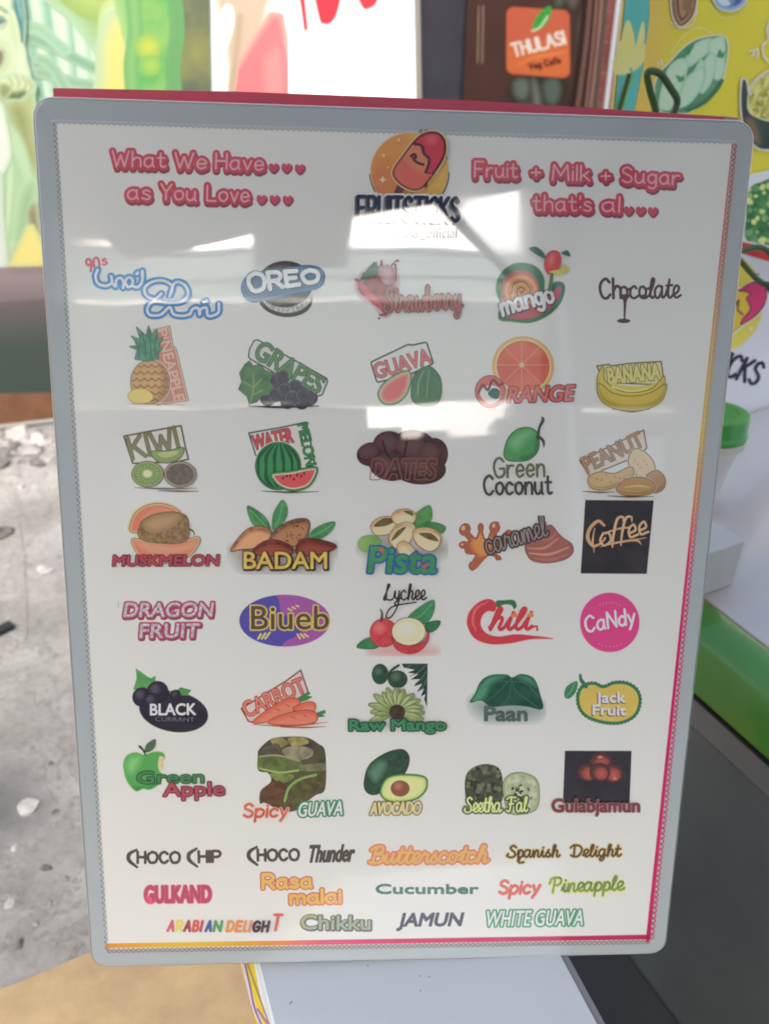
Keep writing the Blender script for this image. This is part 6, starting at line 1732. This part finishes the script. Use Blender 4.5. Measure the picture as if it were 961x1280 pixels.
def f(A):
    a = BL(A, q, 386, 180, 396, 130, 440, 108, 486, 118, 500, 160, 496, 220, 450, 240, 400, 236); A.put(a, k((84, 88, 66), (58, 62, 50), scale=160))
    for i in range(70):
        x, y = random.uniform(390, 498), random.uniform(112, 236); o = I_(EL(A, q, x, y, random.uniform(4, 8)), a + .4); A.put(o, k(random.choice([(108, 112, 82), (74, 80, 60), (52, 58, 46), (96, 104, 74)])), gap=.00001)
    b = BL(A, q, 500, 170, 524, 138, 560, 134, 598, 152, 608, 190, 600, 240, 560, 256, 516, 248); A.put(b - .8, k((84, 96, 62))); A.put(b, k((158, 170, 120))); A.put(b + 2.5, k((188, 196, 160), (150, 164, 120), scale=140))
    for i in range(26):
        a_ = random.uniform(0, 6.28); r = random.uniform(4, 34); o = EL(A, q, 556 + r * math.cos(a_), 192 + r * math.sin(a_) * .9, 3.4, 6, math.degrees(a_)); A.put(o, k(random.choice([(86, 92, 66), (120, 128, 88), (206, 212, 180), (66, 66, 52)])), gap=.00001)
    t = PN(A, q, 'Seetha Fal', 384, 250, 574, 248, 44, 3.2, font=SCRIPT); A.put(t - 1.6, k((70, 84, 50))); A.put(t + .2, k((196, 212, 126)))
art((574, 946, 680, 1026), 'green custard apples with pale green script', f)
def f(A):
    b = PO(A, q, 686, 68, 886, 68, 880, 226, 680, 226); A.put(b, k((52, 48, 54), (44, 42, 48), scale=40))
    A.put(I_(b, PO(A, q, 832, 84, 852, 112, 872, 150, 870, 156, 846, 120)), k((60, 56, 62)))
    for x, y, r in ((794, 104, 30), (752, 132, 24), (828, 134, 26), (790, 130, 24)):
        o = EL(A, q, x, y, r, r * .85); shade(A, o + 1, (54, 46, 50), (140, 62, 52), 5, 5); shade(A, EL(A, q, x + 4, y + 4, r * .5), (140, 62, 52), (176, 84, 66), 4, 3)
    A.put(U(EL(A, q, 790, 84, 8, 4), EL(A, q, 834, 148, 6, 4)), k((196, 120, 92)))
    t = T(A, q, 'Gulabjamun', 646, 248, 908, 248, 38, .6); A.put(t - 1.0, k((140, 96, 98))); A.put(t, k((118, 46, 54)))
art((684, 934, 804, 1024), 'dark square with brown sweets over dark red lettering', f)

# ---- lower rows of lettering
q = Q(140, 1030, 961 / 340)
brn = k((84, 76, 68))
def f(A):
    A.put(U(PN(A, q, 'HOCO', 92, 136, 240, 136, 38, 5.2), PN(A, q, 'HIP', 308, 134, 384, 132, 38, 5.2), ST(A, q, [88, 90, 62, 106, 62, 128, 90, 152], 6, taper=[.7, 1.2, 1.2, .7]), ST(A, q, [300, 86, 274, 104, 274, 126, 302, 150], 6, taper=[.7, 1.2, 1.2, .7])), brn)
art((156, 1056, 284, 1086), 'dark brown capitals reading choco chip', f)
def f(A):
    A.put(U(PN(A, q, 'HOCO', 516, 128, 660, 126, 38, 5.2), ST(A, q, [512, 80, 486, 98, 486, 120, 514, 144], 6, taper=[.7, 1.2, 1.2, .7]), T(A, q, 'Thunder', 690, 134, 850, 130, 58, 3, shear=.22)), brn)
art((306, 1050, 448, 1086), 'dark brown capitals and jagged lettering', f)
def f(A):
    t = T(A, q, 'GULKAND', 118, 276, 350, 274, 56, 2); A.put(t - 1.5, k((218, 82, 120))); A.put(t - .1, k((170, 76, 92))); A.put(U(BL(A, q, 120, 250, 140, 260, 146, 282, 128, 272)), k((218, 82, 120)))
art((176, 1100, 270, 1134), 'pink outlined art lettering', f)
def f(A):
    t = U(PN(A, q, 'Rasa', 534, 226, 704, 222, 48, 6), PN(A, q, 'malai', 632, 280, 806, 276, 46, 6)); A.put(t - 1.5, k((200, 92, 76))); A.put(t, k((236, 176, 78), (230, 160, 70), scale=40))
art((322, 1086, 434, 1136), 'two orange words edged in red', f)
ARB = [('A', (206, 88, 110)), ('R', (226, 200, 70)), ('A', (164, 70, 66)), ('B', (204, 92, 76)), ('I', (190, 76, 74)), ('A', (72, 92, 150)), ('N', (70, 150, 84)), None, ('D', (222, 140, 60)), ('E', (214, 130, 66)), ('L', (226, 140, 76)), ('I', (214, 130, 90)), ('G', (62, 56, 60)), ('H', (86, 66, 66)), ('T', (206, 92, 74))]
ARX = [(194, 220), (222, 248), (252, 278), (282, 306), (310, 320), (328, 352), (356, 386), None, (402, 430), (434, 458), (462, 478), (482, 490), (494, 522), (526, 552), (560, 594)]
def f(A):
    for a_, x in zip(ARB, ARX):
        if a_ is None: continue
        h = 54 if a_[0] == 'T' else 34
        t = PN(A, q, a_[0], x[0] + 4, 376 - (4 if a_[0] == 'T' else 0), x[1] - 3 if a_[0] != 'I' else x[0] + 5, 376 - (4 if a_[0] == 'T' else 0), h, 4.2, shear=.2)
        A.put(t - .5, k(tuple(min(255, int(v * .5 + 100)) for v in a_[1])), gap=.00002); A.put(t, k(a_[1]))
art((204, 1136, 356, 1168), 'many coloured capitals', f)
def f(A):
    t = T(A, q, 'Chikku', 668, 370, 912, 372, 48, 2); A.put(sh(t - 1.6, .3, .6), k((92, 100, 96))); A.put(t + .2, k((150, 160, 126)))
art((368, 1136, 470, 1168), 'grey green lettering with dark edges', f)
q = Q(440, 1030, 961 / 360)
def f(A):
    t = PN(A, q, 'Butterscotch', 56, 130, 452, 126, 54, 3.8, font=SCRIPT, shear=.2); A.put(t - 2.2, k((212, 122, 92))); A.put(t - .1, k((232, 168, 84)))
art((450, 1050, 618, 1088), 'orange script edged in red', f)
def f(A):
    t = U(PN(A, q, 'Spanish', 516, 110, 692, 108, 38, 3.2, font=SCRIPT), PN(A, q, 'Delight', 728, 108, 896, 106, 38, 3.2, font=SCRIPT), ST(A, q, [560, 110, 556, 128, 572, 126], 3)); A.put(t - 1.1, k((190, 174, 96))); A.put(t, k((92, 64, 54)))
art((626, 1048, 784, 1084), 'dark brown ornate lettering with a yellow glow', f)
def f(A):
    A.put(T(A, q, 'Cucumber', 80, 231, 420, 231, 30, 2.2), k((52, 112, 92)))
art((464, 1096, 602, 1122), 'dark green wide lettering', f)
def f(A):
    t = PN(A, q, 'Spicy', 490, 232, 622, 230, 44, 4.8, shear=.18); A.put(t - .4, k((214, 150, 130))); A.put(t, k((206, 96, 78)))
    t = PN(A, q, 'Pineapple', 656, 226, 906, 218, 46, 4, font=SCRIPT, shear=.1); A.put(sh(t, .5, 2), k((222, 206, 74))); A.put(t - .9, k((212, 204, 96))); A.put(t + .2, k((62, 118, 96), (120, 150, 70), scale=90))
art((616, 1088, 786, 1126), 'orange word beside green and yellow script', f)
def f(A):
    A.put(T(A, q, 'JAMUN', 152, 340, 362, 338, 42, 2.6, shear=.25), k((78, 76, 92)))
art((492, 1136, 584, 1164), 'dark violet slanted capitals', f)
def f(A):
    t = T(A, q, 'WHITE GUAVA', 442, 340, 768, 336, 50, 1, shear=.18); A.put(t - 2.0, k((66, 148, 102))); A.put(t + .1, k((222, 230, 222)))
art((596, 1130, 738, 1164), 'white capitals edged in green', f)
